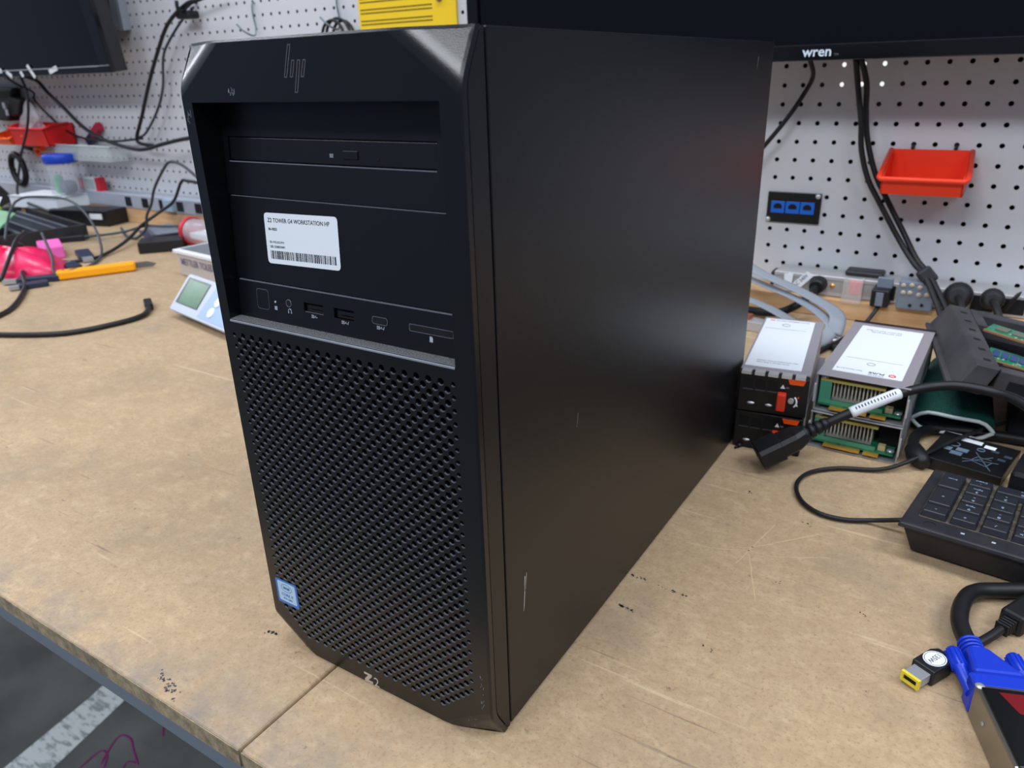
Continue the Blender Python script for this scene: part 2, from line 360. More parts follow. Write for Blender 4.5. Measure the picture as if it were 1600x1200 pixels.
# perforated lower plate: diamond cells with round holes, clipped to the plate
REG = [(FW, e), (W - FW, e), (W - e, FH), (W - e, RZ0), (e, RZ0), (e, FH)]
def clip(poly):
    for i in range(len(REG)):
        (ax, az), (bx, bz) = REG[i], REG[(i + 1) % len(REG)]; out = []
        sd = lambda p: (bx - ax) * (p[1] - az) - (bz - az) * (p[0] - ax)
        for j in range(len(poly)):
            p, q = poly[j], poly[(j + 1) % len(poly)]; s, u = sd(p), sd(q)
            if s >= 0: out.append(p)
            if s * u < 0: k = s / (s - u); out.append((p[0] + (q[0] - p[0]) * k, p[1] + (q[1] - p[1]) * k))
        poly = out
        if len(poly) < 3: return []
    return poly
DX, DZ = .00703 / 2, .00328
for k in range(-4, 68):
    z = .2115 - DZ * k
    for j in range(-2, 26):
        x = .0092 + 2 * DX * j + (DX if k % 2 else 0)
        hole = 0 <= k <= 60 and (.009 < x < .158) and x + z >= .0437 and (W - x) + z >= .0437
        V = [(x + DX, z), (x, z + DZ), (x - DX, z), (x, z - DZ)]
        if not hole:
            q = clip(V)
            if len(q) >= 3: fa.poly([(a, 0, b) for a, b in q])
            continue
        r = .00128 if x < .0095 or x > .1565 else .0019
        Hn = [(x + r * math.cos(i * math.pi / 6), z + r * math.sin(i * math.pi / 6)) for i in range(12)]
        vs = [(a, 0, b) for a, b in V + Hn]; fs = []
        for q in range(4):
            A_, B_ = q, (q + 1) % 4; h = [4 + (3 * q + i) % 12 for i in range(4)]
            fs += [(A_, h[1], h[0]), (A_, h[2], h[1]), (A_, B_, h[2]), (B_, h[3], h[2])]
        fa.add(vs, fs)
        Hi = [(x + (a - x) * .82, z + (b - z) * .82) for a, b in Hn]
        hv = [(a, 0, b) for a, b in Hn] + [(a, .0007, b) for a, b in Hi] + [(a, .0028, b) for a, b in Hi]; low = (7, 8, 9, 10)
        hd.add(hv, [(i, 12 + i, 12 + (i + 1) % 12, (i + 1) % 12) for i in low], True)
        fa.add(hv, [(i, 12 + i, 12 + (i + 1) % 12, (i + 1) % 12) for i in range(12) if i not in low] + [(12 + i, 24 + i, 24 + (i + 1) % 12, 12 + (i + 1) % 12) for i in range(12)], True)
fascia = fa.build('front_fascia', BEZ, tower, recalc=False)
hd.build('hole_dust', mat('hole_dust', (84, 88, 96), .5), fascia, recalc=False)['kind'] = 'stuff'  # lower hole lips coloured paler, painting the overhead light they catch
MB().prism([(x, .0044, z) for x, z in ((.004, .026), (.036, .003), (W - .036, .003), (W - .004, .026), (W - .004, .219), (.004, .219))], (0, .0016, 0)).build('dust_filter', DARK, tower)  # plain dark backing plate behind the perforations
fr = MB(); f1 = inset(outline(.0051), .0003)
f2 = [(x, TB, z) for x, y, z in f1]
ring(fr, fit(f1), fit(f2)); ring(fr, fit(f1), fit(inset(inset(f1, .003), 0))); fr.poly(fit(f2))
fr.build('bezel_frame', CASE, tower)
# shelf under the recess
DUST = mat('dusty_shelf', (40, 42, 48), .55, col2=(150, 152, 150), nscale=1600, ncon=(.36, .66))
sh = MB().add([(RX0, .0012, RZ0), (RX1, .0012, RZ0), (RX1, .0095, RZ0 + .0002), (RX0, .0095, RZ0 + .0002)], [(0, 1, 2, 3)])
shf = sh.build('shelf', DUST, tower, recalc=False, label='dusty ledge below the front ports')
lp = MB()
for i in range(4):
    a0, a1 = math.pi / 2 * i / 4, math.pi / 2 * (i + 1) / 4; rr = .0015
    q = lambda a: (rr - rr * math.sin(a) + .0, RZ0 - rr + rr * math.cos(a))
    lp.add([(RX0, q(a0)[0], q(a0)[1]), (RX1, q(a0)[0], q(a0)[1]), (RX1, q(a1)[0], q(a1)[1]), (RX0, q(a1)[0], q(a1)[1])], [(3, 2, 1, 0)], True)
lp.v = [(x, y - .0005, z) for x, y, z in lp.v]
lp.build('shelf_lip', mat('worn_lip', (118, 122, 130), .22), shf, recalc=False)  # pale lip colour paints in the ceiling reflection along the shelf edge
def slope(mb): mb.v = [(x, y + yb(z), z) for x, y, z in mb.v]; return mb
# upper panel with optical drive slot
X0, X1 = RX0 + .0002, RX1 - .0002
OX0, OX1, OZ0, OZ1 = .0122, .1452, .3013, .3132
up = MB().box(X0, X1, 0, .004, OZ1, RZ1).box(X0, X1, 0, .004, .2848, OZ0).box(X0, OX0, 0, .004, OZ0, OZ1).box(OX1, X1, 0, .004, OZ0, OZ1)
upp = slope(up).build('drive_bay_panel', PANEL, tower)
odd = slope(MB().box(OX0 + .0004, OX1 - .0004, .0006, .004, OZ0 + .0005, OZ1 - .0006)).build('optical_drive_door', PANEL, tower, bevel=.0004)
slope(MB().box(OX0, OX1, -.0001, .0005, OZ0 - .0004, OZ0 + .0001)).build('slot_edge', mat('worn_lip2', (104, 108, 116), .3), upp)  # light reflections on slot and seam edges, painted as pale strips
slope(MB().box(.0912, .1003, .0000, .003, .3045, .3082)).build('eject_button', PANEL, odd, bevel=.0003)
slope(MB().box(.0826, .0849, .0004, .002, .3049, .3066)).build('drive_indicator', mat('smoky_lens', (120, 128, 134), .3), odd)
slope(MB().cyl((.1121, .0004, .3050), (.1121, .0030, .3050), .0006, n=10)).build('eject_hole', DARK, odd)
# bay cover and port panel
bay = slope(MB().box(X0, X1, .0004, .004, .2414, .2842)).build('bay_cover', PANEL, tower, bevel=.0004)
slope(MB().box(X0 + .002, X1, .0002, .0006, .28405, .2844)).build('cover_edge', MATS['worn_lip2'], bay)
io = MB(); cuts = [(.0583, .0719, .2294, .2342), (.0793, .0927, .2292, .2340)]
zs = [.2206, .2292, .2342, .2408]
io.box(X0, X1, .0004, .004, zs[0], zs[1]).box(X0, X1, .0004, .004, zs[2], zs[3])
for a, b in ((X0, .0583), (.0719, .0793), (.0927, X1)): io.box(a, b, .0004, .004, zs[1], zs[2])
iop = slope(io).build('port_panel', PANEL, tower)
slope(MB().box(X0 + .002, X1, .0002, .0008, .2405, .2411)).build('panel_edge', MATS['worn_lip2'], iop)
for a, b, c, d in cuts:
    us = slope(MB().box(a, b, .0008, .0016, c - .0009, c).box(a, b, .0028, .0055, c, d)).build('usb_port', mat('port_shell', (150, 152, 156), .35, .8), tower)
    slope(MB().box(a + .0006, b - .0006, .0022, .0027, c, d)).build('port_cavity', DARK, us)
    slope(MB().box(a + .0035, b - .0008, .0012, .0026, c + .0019, c + .0036)).build('contact_tongue', mat('tongue_black', (14, 14, 15), .4), us)
def oring(x0, x1, z0, z1, r, wd, y):
    A = rrect(x0, x1, z0, z1, r); B = rrect(x0 + wd, x1 - wd, z0 + wd, z1 - wd, max(r - wd, .0001)); mb = MB(); n = len(A)
    V = [(x, y, z) for x, z in A + B]
    mb.add(V, [(i, (i + 1) % n, n + (i + 1) % n, n + i) for i in range(n)])
    return slope(mb)
def slab(x0, x1, z0, z1, r, y0, y1):
    return slope(MB().prism([(x, y0, z) for x, z in rrect(x0, x1, z0, z1, r)], (0, y1 - y0, 0)))
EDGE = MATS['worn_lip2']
pb = slab(.0233, .0319, .2268, .2370, .0015, .00005, .002).build('power_button', PANEL, tower, bevel=.0002)
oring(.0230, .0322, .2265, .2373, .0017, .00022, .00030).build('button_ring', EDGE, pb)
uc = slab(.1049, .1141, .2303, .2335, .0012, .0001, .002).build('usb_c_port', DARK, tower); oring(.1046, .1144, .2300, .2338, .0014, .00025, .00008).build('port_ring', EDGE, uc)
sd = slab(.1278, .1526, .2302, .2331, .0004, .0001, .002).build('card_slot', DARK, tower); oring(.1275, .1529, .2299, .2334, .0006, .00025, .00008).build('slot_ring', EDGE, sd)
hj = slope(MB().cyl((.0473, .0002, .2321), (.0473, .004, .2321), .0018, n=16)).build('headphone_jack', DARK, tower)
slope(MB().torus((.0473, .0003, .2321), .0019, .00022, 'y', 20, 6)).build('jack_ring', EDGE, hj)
slope(MB().cyl((.0372, .0001, .2316), (.0372, .003, .2316), .0006, n=10)).build('activity_light', ICON, tower)
ICX = Vector((1, 0, 0)); SL = Vector((0, (.0155 - .0066) / (RZ1 - RZ0), 1))
def ptext(s, x, z, size, m, par, off=.0001, align='CENTER', sx=1, bold=0, rot=0):
    ex = Vector((math.cos(rot), 0, math.sin(rot))); ey = Vector((-math.sin(rot), SL.y * math.cos(rot), math.cos(rot)))
    ex.y = SL.y * math.sin(rot)
    return text(s, size, frame((x, yb(z) - off, z), ex, ey), m, par, 'lettering', sx, .00003, align, bold=bold)
for x, s in ((.0656, 'SS<-'), (.0868, 'SS<-/'), (.1098, 'SS<-/')):
    ptext(s, x, .2269 if x < .1 else .2277, .0023, ICON, iop, -.0002, bold=.00004)
# small printed icons
slope(MB().box(.0364, .0384, .0002, .0004, .2288, .2293).box(.0364, .0384, .0002, .0004, .2281, .2286).box(.0364, .0384, .0002, .0004, .2274, .2279)).build('disk_icon', ICON, iop)
slope(MB().tube([(.0478 - .0011 * math.cos(a), .0003, .2281 + .0011 * math.sin(a)) for a in [math.pi * i / 8 for i in range(9)]], .00022, 6).box(.0465, .0470, .0002, .0004, .2269, .2282).box(.0486, .0491, .0002, .0004, .2269, .2282)).build('headphone_icon', ICON, iop)
slope(MB().prism([(.1393, .0002, .2264), (.1411, .0002, .2264), (.1411, .0002, .2283), (.1405, .0002, .2289), (.1393, .0002, .2289)], (0, .0002, 0))).build('card_icon', ICON, iop)
# asset sticker
stM = frame((.0348, yb(.2517) - .0001 + .0004, .2517), (1, 0, .026), (-.045, SL.y, 1))
st = MB().prism([stM @ Vector((x, y, 0)) for x, y in rrect(0, .0512, 0, .0254, .002)], stM.to_3x3() @ Vector((0, 0, .00015)))
sto = st.build('asset_sticker', LABELM, tower, label='white printed asset sticker with barcode')
sM = lambda x, y: stM @ Matrix.Translation((x, y, .0002))
text('Z2 TOWER G4 WORKSTATION HP', .0030, sM(.0024, .0208), INK, sto, sx=.93)
text('IN-10523', .0018, sM(.0026, .0168), INK, sto, bold=.00003, sx=.9)
text('SN: MXL0321FV4', .0016, sM(.0026, .0104), GREYINK, sto, sx=.9)
text('UID: 2238021B4F1', .0016, sM(.0026, .0081), GREYINK, sto, sx=.9, bold=.00002)
bar = MB(); x = .0026; rb = random.Random(3)
while x < .0478:
    wd = rb.choice((.00025, .0004, .0004, .0007, .0009)); bar.add([sM(x, .0024) @ Vector(p) for p in ((0, 0, 0), (wd, 0, 0), (wd, .0042, 0), (0, .0042, 0))], [(0, 1, 2, 3)]); x += wd + rb.choice((.0003, .0004, .0006))
bar.build('barcode', INK, sto, recalc=False)
# logo bars on the fascia
LOGO = mat('logo_edge', (104, 100, 104), .3)
lg = MB()
for (xa, za), (xb, zb) in (((.0805, .3523), (.0760, .3396)), ((.0818, .3461), (.0796, .3396)), ((.0853, .3461), (.0815, .3334)), ((.0886, .3461), (.0863, .3396))):
    for q in (-.00075, .00075):
        lg.add([(xa + q - .00018, -.0001, za), (xa + q + .00018, -.0001, za), (xb + q + .00018, -.0001, zb), (xb + q - .00018, -.0001, zb)], [(0, 1, 2, 3)])
    for zz, xx in ((za, xa), (zb, xb)): lg.add([(xx - .0009, -.0001, zz - .00018), (xx + .0009, -.0001, zz - .00018), (xx + .0009, -.0001, zz + .00018), (xx - .0009, -.0001, zz + .00018)], [(0, 1, 2, 3)])
lg.build('logo', LOGO, fascia, recalc=False, label='four slanted outline bars forming the maker logo')
Z2M = mat('silver_print', (196, 190, 182), .35, .4)
zz = lambda pts: MB().prism([(x, -.00015, z) for x, z in pts], (0, .0002, 0))
zz([(.0757, .0068), (.0757, .0082), (.0817, .0082), (.0817, .0066), (.0785, .0030), (.0821, .0030), (.0821, .0014), (.0757, .0014), (.0757, .0030), (.0788, .0068)]).build('logo_letter', Z2M, fascia)
text('2', .0092, frame((.0832, -.0002, .0014), (1, 0, 0), (0, 0, 1)), Z2M, fascia, 'logo_digit', .95)
# blue processor badge
bd = MB().prism([(x, 0, z) for x, z in rrect(.0068, .0256, .0332, .0512, .0012)], (0, -.0003, 0)).build('processor_badge', mat('badge_blue', (52, 112, 188), .35), tower, label='small blue processor badge')
MB().prism([(x, -.0003, z) for x, z in rrect(.0085, .0240, .0352, .0500, .0012)], (0, -.0001, 0)).build('badge_field', mat('badge_pale', (176, 206, 228), .35), bd)
BI = mat('badge_ink', (48, 90, 160), .5)
fM = lambda x, z: frame((x, -.00045, z), (1, 0, 0), (0, 0, 1))
MB().add(*(lambda n=24: ([(.0162 + (.0048 - d) * math.cos(2 * math.pi * i / n), -.00045, .0459 + (.0030 - d) * math.sin(2 * math.pi * i / n)) for d in (0, .00035) for i in range(n)], [(i, (i + 1) % n, n + (i + 1) % n, n + i) for i in range(n)]))()).build('badge_oval', BI, bd, recalc=False)
text('intel', .0032, fM(.0162, .0451), BI, bd, align='CENTER', bold=.00006); text('CORE i7', .0029, fM(.0162, .0396), BI, bd, align='CENTER'); text('8TH GEN', .0019, fM(.0162, .0370), BI, bd, align='CENTER')
# scuffs on the fascia
sc = MB()
rs = random.Random(5)
def scuff(x, z, n, sx, sz, wd):
    for _ in range(n):
        a, b = x + rs.uniform(-sx, sx), z + rs.uniform(-sz, sz); l = rs.uniform(.3, 1) * wd * 8; an = rs.uniform(1.2, 1.9)
        dx, dz = math.cos(an) * l, math.sin(an) * l
        sc.add([(a - wd / 2, -.00012, b), (a + wd / 2, -.00012, b), (a + dx + wd / 3, -.00012, b + dz), (a + dx - wd / 3, -.00012, b + dz)], [(0, 1, 2, 3)])
scuff(.1635, .035, 14, .0008, .012, .0003); scuff(.1560, .012, 9, .003, .003, .00016); scuff(.0385, .333, 8, .002, .0008, .0005); scuff(.0045, .322, 8, .0015, .003, .0003)
sc.build('scuff_marks', mat('scuff', (120, 130, 140), .5), fascia, recalc=False)

# ================================================================== right side of the bench
# large wall monitor
GLOSS = mat('glossy_screen', (5, 6, 9), .07, spec=.45); TVB = mat('glossy_black_bezel', (14, 14, 16), .16)
tv = thing('wall_monitor', 'large black monitor on the pegboard behind the tower with wren lettering', 'monitor', (.1, .88, .342))
MB().box(-.408, .52, .828, .91, .342, .97).build('housing', BLK, tv, bevel=.004)
MB().box(-.408, .52, .818, .828, .342, .3605).box(-.408, .52, .818, .828, .953, .97).box(-.408, -.388, .818, .828, .3605, .953).box(.50, .52, .818, .828, .3605, .953).build('bezel', TVB, tv, bevel=.001)
MB().box(-.388, .50, .823, .8275, .3605, .953).build('screen', GLOSS, tv)
MB().box(-.1, .3, .91, .9382, .5, .8).build('mount', BLKM, tv)
WT = mat('white_print', (205, 222, 235), .5)
text('wren', .0162, frame((.1042, .8177, .3468), (1, 0, 0), (0, 0, 1)), WT, tv, 'lettering', 1.02, bold=.00025)
text('TM', .004, frame((.1415, .8177, .3468), (1, 0, 0), (0, 0, 1)), GREYINK, tv, 'lettering')

# red bins
def bin_(name, lab, x0, x1, yb_, yf, zt, zr, zb, m, tilt=0):
    t = thing(name, lab, 'bin', ((x0 + x1) / 2, (yb_ + yf) / 2, zb)); k = .0022; i = .006
    b = MB()
    prof = [(yb_, zt), (yb_, zb), (yf + .008, zb), (yf, zr), (yf + .022, zr + .004), (yb_ - .012, zt)]
    for a in (x0 + i, x1 - i - k): b.prism([(a, y, z) for y, z in prof], (k, 0, 0))
    b.box(x0 + i, x1 - i, yb_ - k, yb_, zb, zt).box(x0 + i, x1 - i, yf + .008, yb_, zb, zb + k)
    b.prism([(x0 + i, yf + .008, zb), (x0 + i, yf + .010, zb), (x0 + i, yf + .002, zr), (x0 + i, yf, zr)], (x1 - x0 - 2 * i, 0, 0))
    body = b.build('bin_body', m, t)
    rp = [(x0 + i, yb_ - .012, zt), (x0 + i * .5, yf + .022, zr + .006), (x0 + i * .5, yf + .002, zr), (x0 + i, yf - .001, zr - .002), (x1 - i, yf - .001, zr - .002), (x1 - i * .5, yf + .002, zr), (x1 - i * .5, yf + .022, zr + .006), (x1 - i, yb_ - .012, zt)]
    MB().tube(rp, .0034, 8).build('rim', m, t)
    return t
rb_ = bin_('storage_bin', 'open red plastic bin hanging on pegboard beside the black cables', .2045, .3115, .9355, .862, .2285, .1995, .1775, REDP)
for x in (.2347, .2855): MB().tube([(x, .9355, .226), (x, .9345, .232), (x, .939, .2345)], .0022, 6).build('hook', RUB, rb_)

# network wall plate
wp = thing('network_plate', 'black wall plate with three blue network jacks', 'wall plate', (.0888, .936, .118))
MB().box(.0503, .1268, .9345, .9382, .1185, .1630).build('plate', mat('plate_black', (16, 17, 20), .4), wp, bevel=.0008)
JB = mat('jack_blue', (24, 104, 208), .4)
for x in (.0566, .0780, .0990):
    j = MB().box(x, x + .0200, .9325, .9346, .1325, .1500).build('network_jack', JB, wp, bevel=.0006)
    MB().prism([(x + .004, .9323, .139), (x + .016, .9323, .139), (x + .016, .9323, .1435), (x + .0125, .9323, .1465), (x + .0075, .9323, .1465), (x + .004, .9323, .1435)], (0, .001, 0)).build('socket', DARK, j)
for x, z in ((.1222, .1595), (.0535, .1225)): MB().lathe([(0, -.0016), (.0034, -.001), (.0038, 0)]).xf(Matrix.Translation((x, .9343, z)) @ Matrix.Rotation(math.radians(-90), 4, 'X')).build('screw', SILV, wp)

# power strip on the ledge
ps = thing('power_strip', 'aluminium power strip along the ledge right of the tower with switch and plugs', 'power strip', (.3, .91, .027))
MB().box(.0835, 1.0, .885, .932, .0275, .0565).build('housing', ALU, ps, bevel=.0015)
MB().box(.084, 1.0, .8842, .8849, .0515, .0555).box(.084, 1.0, .8842, .8849, .0285, .0325).build('edge_channel', SILV, ps)
MB().box(.0765, .0835, .893, .92, .032, .053).build('end_cap', BLKM, ps, bevel=.002)
for x in (.235, .318, .352, .386, .42, .46): MB().box(x - .013, x + .013, .8836, .8852, .0315, .0525).build('outlet', BLK, ps, bevel=.0008)
MB().lathe([(0, -.002), (.003, -.0015), (.0035, 0)], n=12).xf(Matrix.Translation((.166, .8850, .043)) @ Matrix.Rotation(math.radians(-90), 4, 'X')).build('screw', GOLD, ps)
swt = MB().box(.1885, .2045, .880, .885, .0345, .0535).build('rocker_switch', mat('red_rocker', (236, 40, 64), .35), ps, bevel=.001, label='red rocker switch')
MB().box(.1825, .2075, .871, .8745, .024, .0585).box(.1825, .185, .8745, .885, .024, .0585).box(.205, .2075, .8745, .885, .024, .0585).build('switch_cover', mat('frosted_cover', (220, 216, 214), .3, alpha=.32), ps)
text('I', .01, frame((.1965, .8798, .04), (1, 0, 0), (0, 0, 1)), mat('switch_print', (250, 120, 140), .5), swt, align='CENTER')
# cord with tags at strip's end
cw = thing('mains_lead', 'black mains lead with two white tags entering the power strip end', 'cable', (.147, .87, .03))
MB().cyl((.147, .8845, .044), (.147, .868, .042), .0125, .0095).build('plug', RUB, cw)
MB().tube(spline([(.147, .868, .042), (.142, .845, .033), (.128, .825, .022), (.105, .82, .012), (.06, .835, .006), (.0, .84, .005)]), .0055, 8).build('lead', RUB, cw)
MB().prism([(.0983, .8828, .0540), (.1110, .8828, .0554), (.1096, .8828, .0350), (.0994, .8828, .0357)], (0, .0006, 0)).build('tag', WHITE, cw)
MB().prism([(.1075, .880, .0368), (.1302, .880, .0612), (.1400, .880, .0560), (.1190, .880, .0315)], (0, .0006, 0)).build('tag', WHITE, cw)
text('AC 240V', .007, frame((.1160, .8797, .0362), (.0218, 0, .0238), (-.0238, 0, .0218)), GREYINK, cw, 'lettering', .95)
# black flat block on strip
tag(MB().box(.178, .2285, .898, .926, .0568, .0645).build('black_power_bank', BLK, bevel=.003), 'thin black block lying on top of the power strip', 'block')
# black charger plug
bp = thing('charger_plug', 'square black charger plug in the strip between red switch and grey adapter', 'plug', (.233, .875, .027))
MB().box(.2245, .2440, .8775, .8840, .0495, .064).build('collar', GREY, bp, bevel=.001)
MB().box(.2205, .2435, .862, .8835, .026, .0505).build('plug_body', BLK, bp, bevel=.002)
MB().box(.227, .2365, .8605, .862, .028, .047).build('grip_pad', GREY, bp, bevel=.001)
MB().tube(spline([(.232, .870, .0265), (.228, .858, .018), (.221, .845, .006), (.212, .80, .004), (.20, .74, .004)]), .0028, 8).build('lead', RUB, bp)
# grey adapter
ga = thing('outlet_adapter', 'grey multi outlet adapter with pale round holes on the power strip', 'adapter', (.274, .87, .027))
MB().box(.2525, .2965, .862, .8835, .0272, .0665).build('adapter_body', GREY, ga, bevel=.002)
for x, z in ((.2585, .0605), (.2685, .0615), (.2785, .0595), (.2595, .0505), (.2675, .051), (.2785, .0495), (.288, .0505)):
    MB().lathe([(0, -.0008), (.0028, -.0008), (.0032, 0)], n=12).xf(Matrix.Translation((x, .8617, z)) @ Matrix.Rotation(math.radians(-90), 4, 'X')).build('pin_hole', mat('pale_pin', (176, 168, 150), .5), ga)
for x, z in ((.27, .034), (.284, .036)): MB().cyl((x, .8612, z), (x, .8625, z), .0022, n=10).build('screw_hole', DARK, ga)
# big black plugs to the right
for cx, lab, r in ((.3235, 'round black mains plug right of the grey adapter', .0175), (.362, 'smaller black mains plug at the right edge of the power strip', .014)):
    q = thing('mains_plug', lab, 'plug', (cx, .86, .03), group='black mains plugs')
    MB().cyl((cx, .8835, .05), (cx, .866, .053), r).cyl((cx, .866, .053), (cx, .852, .056), r * .92, r * .55).build('plug_body', BLKM, q)
    MB().tube(spline([(cx, .856, .055), (cx + .006, .835, .05), (cx + .02, .81, .03), (cx + .05, .80, .012), (cx + .1, .81, .006)]), .0045, 8).build('lead', RUB, q)
tag(MB().tube([(.376, .868, .041), (.3885, .872, .062), (.391, .872, .066)], [.004, .0025, .0006], 8).build('cable_tie', RUB), 'black pointed cable tie sticking up from the power strip', 'cable tie')

# cables hanging from large monitor
def cable(name, lab, pts, r, m=RUB, cat='cable', k=8, n=8, group=None):
    return tag(MB().tube(spline(pts, k), r, n).build(name, m), lab, cat, group)
cable('thin_cable', 'thin black cable slanting from the monitor down behind the tower', [(.0975, .895, .3435), (.1001, .91, .3219), (.0866, .914, .2934), (.0682, .914, .2639), (.047, .912, .2348), (.02, .91, .20)], .0032)
cable('monitor_cable', 'black monitor cable on the left of the hanging pair', [(.1542, .895, .3435), (.1617, .90, .3052), (.1704, .902, .2652), (.1756, .905, .2285), (.1889, .905, .1912), (.2097, .903, .1582), (.2404, .90, .1127), (.2640, .885, .0865), (.2815, .866, .0745), (.303, .83, .048), (.325, .79, .02), (.36, .77, .006), (.45, .76, .006)], .0037)
cable('monitor_cable', 'black monitor cable on the right of the hanging pair', [(.1606, .895, .3435), (.1705, .902, .3129), (.1735, .91, .2773), (.1804, .912, .2409), (.1952, .912, .1998), (.2144, .91, .1669), (.2434, .908, .1215), (.2662, .89, .0910), (.2862, .87, .0755), (.3095, .835, .050), (.333, .795, .022), (.365, .785, .006), (.45, .78, .006)], .0037)
vM = frame((.2835, .868, .0748), (.5, 0, -.55), (.55, .3, .5))
tag(MB().box(-.011, .011, -.0095, .0095, -.0065, .0065, vM).build('velcro_strap', BLKM, bevel=.003), 'black strap knot tying the two monitor cables', 'strap')

# ---- stack of two black faced modules beside the tower
def make_module(loc, rz, lab, top):
    t = thing('drive_module', lab, 'module', loc, math.radians(rz), 'black fronted drive modules')
    wd, L, h = .0600, .168, .0385
    kw = dict(world=False)
    MB().box(0, wd, .004, L, .0005, h).build('metal_case', STEEL, t, bevel=.0006, **kw)
    f = MB().box(-.0005, wd + .0005, -.004, .004, 0, h - .0005).build('front_panel', mat('module_black', (16, 16, 18), .45), t, bevel=.0012, **kw)
    for x in (.004, .015, .026):
        MB().box(x, x + .0085, -.0044, -.0038, .0235, .0325).build('vent_opening', DARK, f)
        MB().box(x - .0003, x + .0088, -.0052, -.0038, .0218, .0229).build('vent_sill', mat('dark_gloss', (60, 60, 64), .25), f)
    for x in (.012, .028): MB().lathe([(0, -.001), (.003, -.0008), (.0034, 0)], n=12).xf(Matrix.Translation((x, -.0040, .0085)) @ Matrix.Rotation(math.radians(-90), 4, 'X') @ Matrix.Diagonal((1, .38, 1, 1))).build('rivet', SILV, f)
    MB().prism([(.0425, -.0048, .0365), (.0575, -.0048, .0365), (.0558, -.0048, .0318), (.0442, -.0048, .0318)], (0, .001, 0)).build('orange_tab', ORANGE, t, **kw)
    MB().prism([(.0365, -.0044, .0268), (.0405, -.0044, .0268), (.0385, -.0044, .0305)], (0, .0006, 0)).build('warning_triangle', WHITE, f)
    MB().box(.0412, .044, -.0044, -.004, .0272, .0286).build('warning_mark', GREYINK, f)
    MB().box(.0348, .0425, -.0115, -.0038, .0065, .0235).build('release_lever', mat('lever_red', (206, 52, 28), .4), t, bevel=.0012, **kw)
    MB().cyl((.0468, -.006, .0160), (.0468, -.0035, .0160), .0026).build('thumb_screw', STEEL, t, **kw)
    a = [(.0468 + .0048 * math.cos(q), -.0043, .0148 + .0058 * math.sin(q)) for q in [math.radians(-55 + 110 * i / 8) for i in range(9)]]
    MB().tube(a, .0008, 6).build('lock_arc', WHITE, f); MB().prism([(.0515, -.0044, .0190), (.0535, -.0044, .0190), (.0530, -.0044, .0208)], (0, .0004, 0)).build('lock_mark', REDP, f)
    MB().prism([(.0508, -.0044, .0115), (.0530, -.0044, .0108), (.0525, -.0044, .0128)], (0, .0004, 0)).build('unlock_mark', WHITE, f)
    pl = MB().box(-.0004, wd + .0004, .003, L, h, h + .0008).build('top_plate', mat('top_plate_metal', (168, 164, 172), .35, .35), t, **kw)
    for i in range(5 if top else 0): MB().box(.0015 + i * .0117, .0102 + i * .0117, -.0052, .0035, h - .0016, h + .0012).build('spring_tab', SILV, pl)
    if top:
        lb = MB().box(.0015, .0515, .012, .164, h + .0008, h + .0011).build('paper_label', WHITE, t, label='white printed label', **kw)
        T = lambda x, y: Matrix.Translation((x, y, h + .00115))
        MB().box(.006, .011, .157, .160, h + .0011, h + .0012).build('label_logo', mat('label_orange', (240, 120, 100), .5), lb)
        text('PURESTORAGE', .0035, T(.0125, .157), GREYINK, lb); text('Flash Module', .003, T(.03, .157), GREYINK, lb)
        MB().box(.004, .045, .1295, .1300, h + .0011, h + .0012).build('rule_line', GREYINK, lb)
        MB().torus((.024, .144, h + .0011), .004, .0003, n=16, m=4).build('label_mark', GREYINK, lb)
        for i, s in enumerate(('Caution: remove module only when', 'status lamp is off, see manual')): text(s, .0032, T(.010, .028 - i * .005), GREYINK, lb, sx=.8)
    return t
make_module((.1730, .4125, .0404), 7.5, 'upper black module with orange tab and white label, beside the tower', True)
make_module((.1715, .4165, .0003), 5, 'lower black module with orange tab, under the labelled one beside the tower', False)

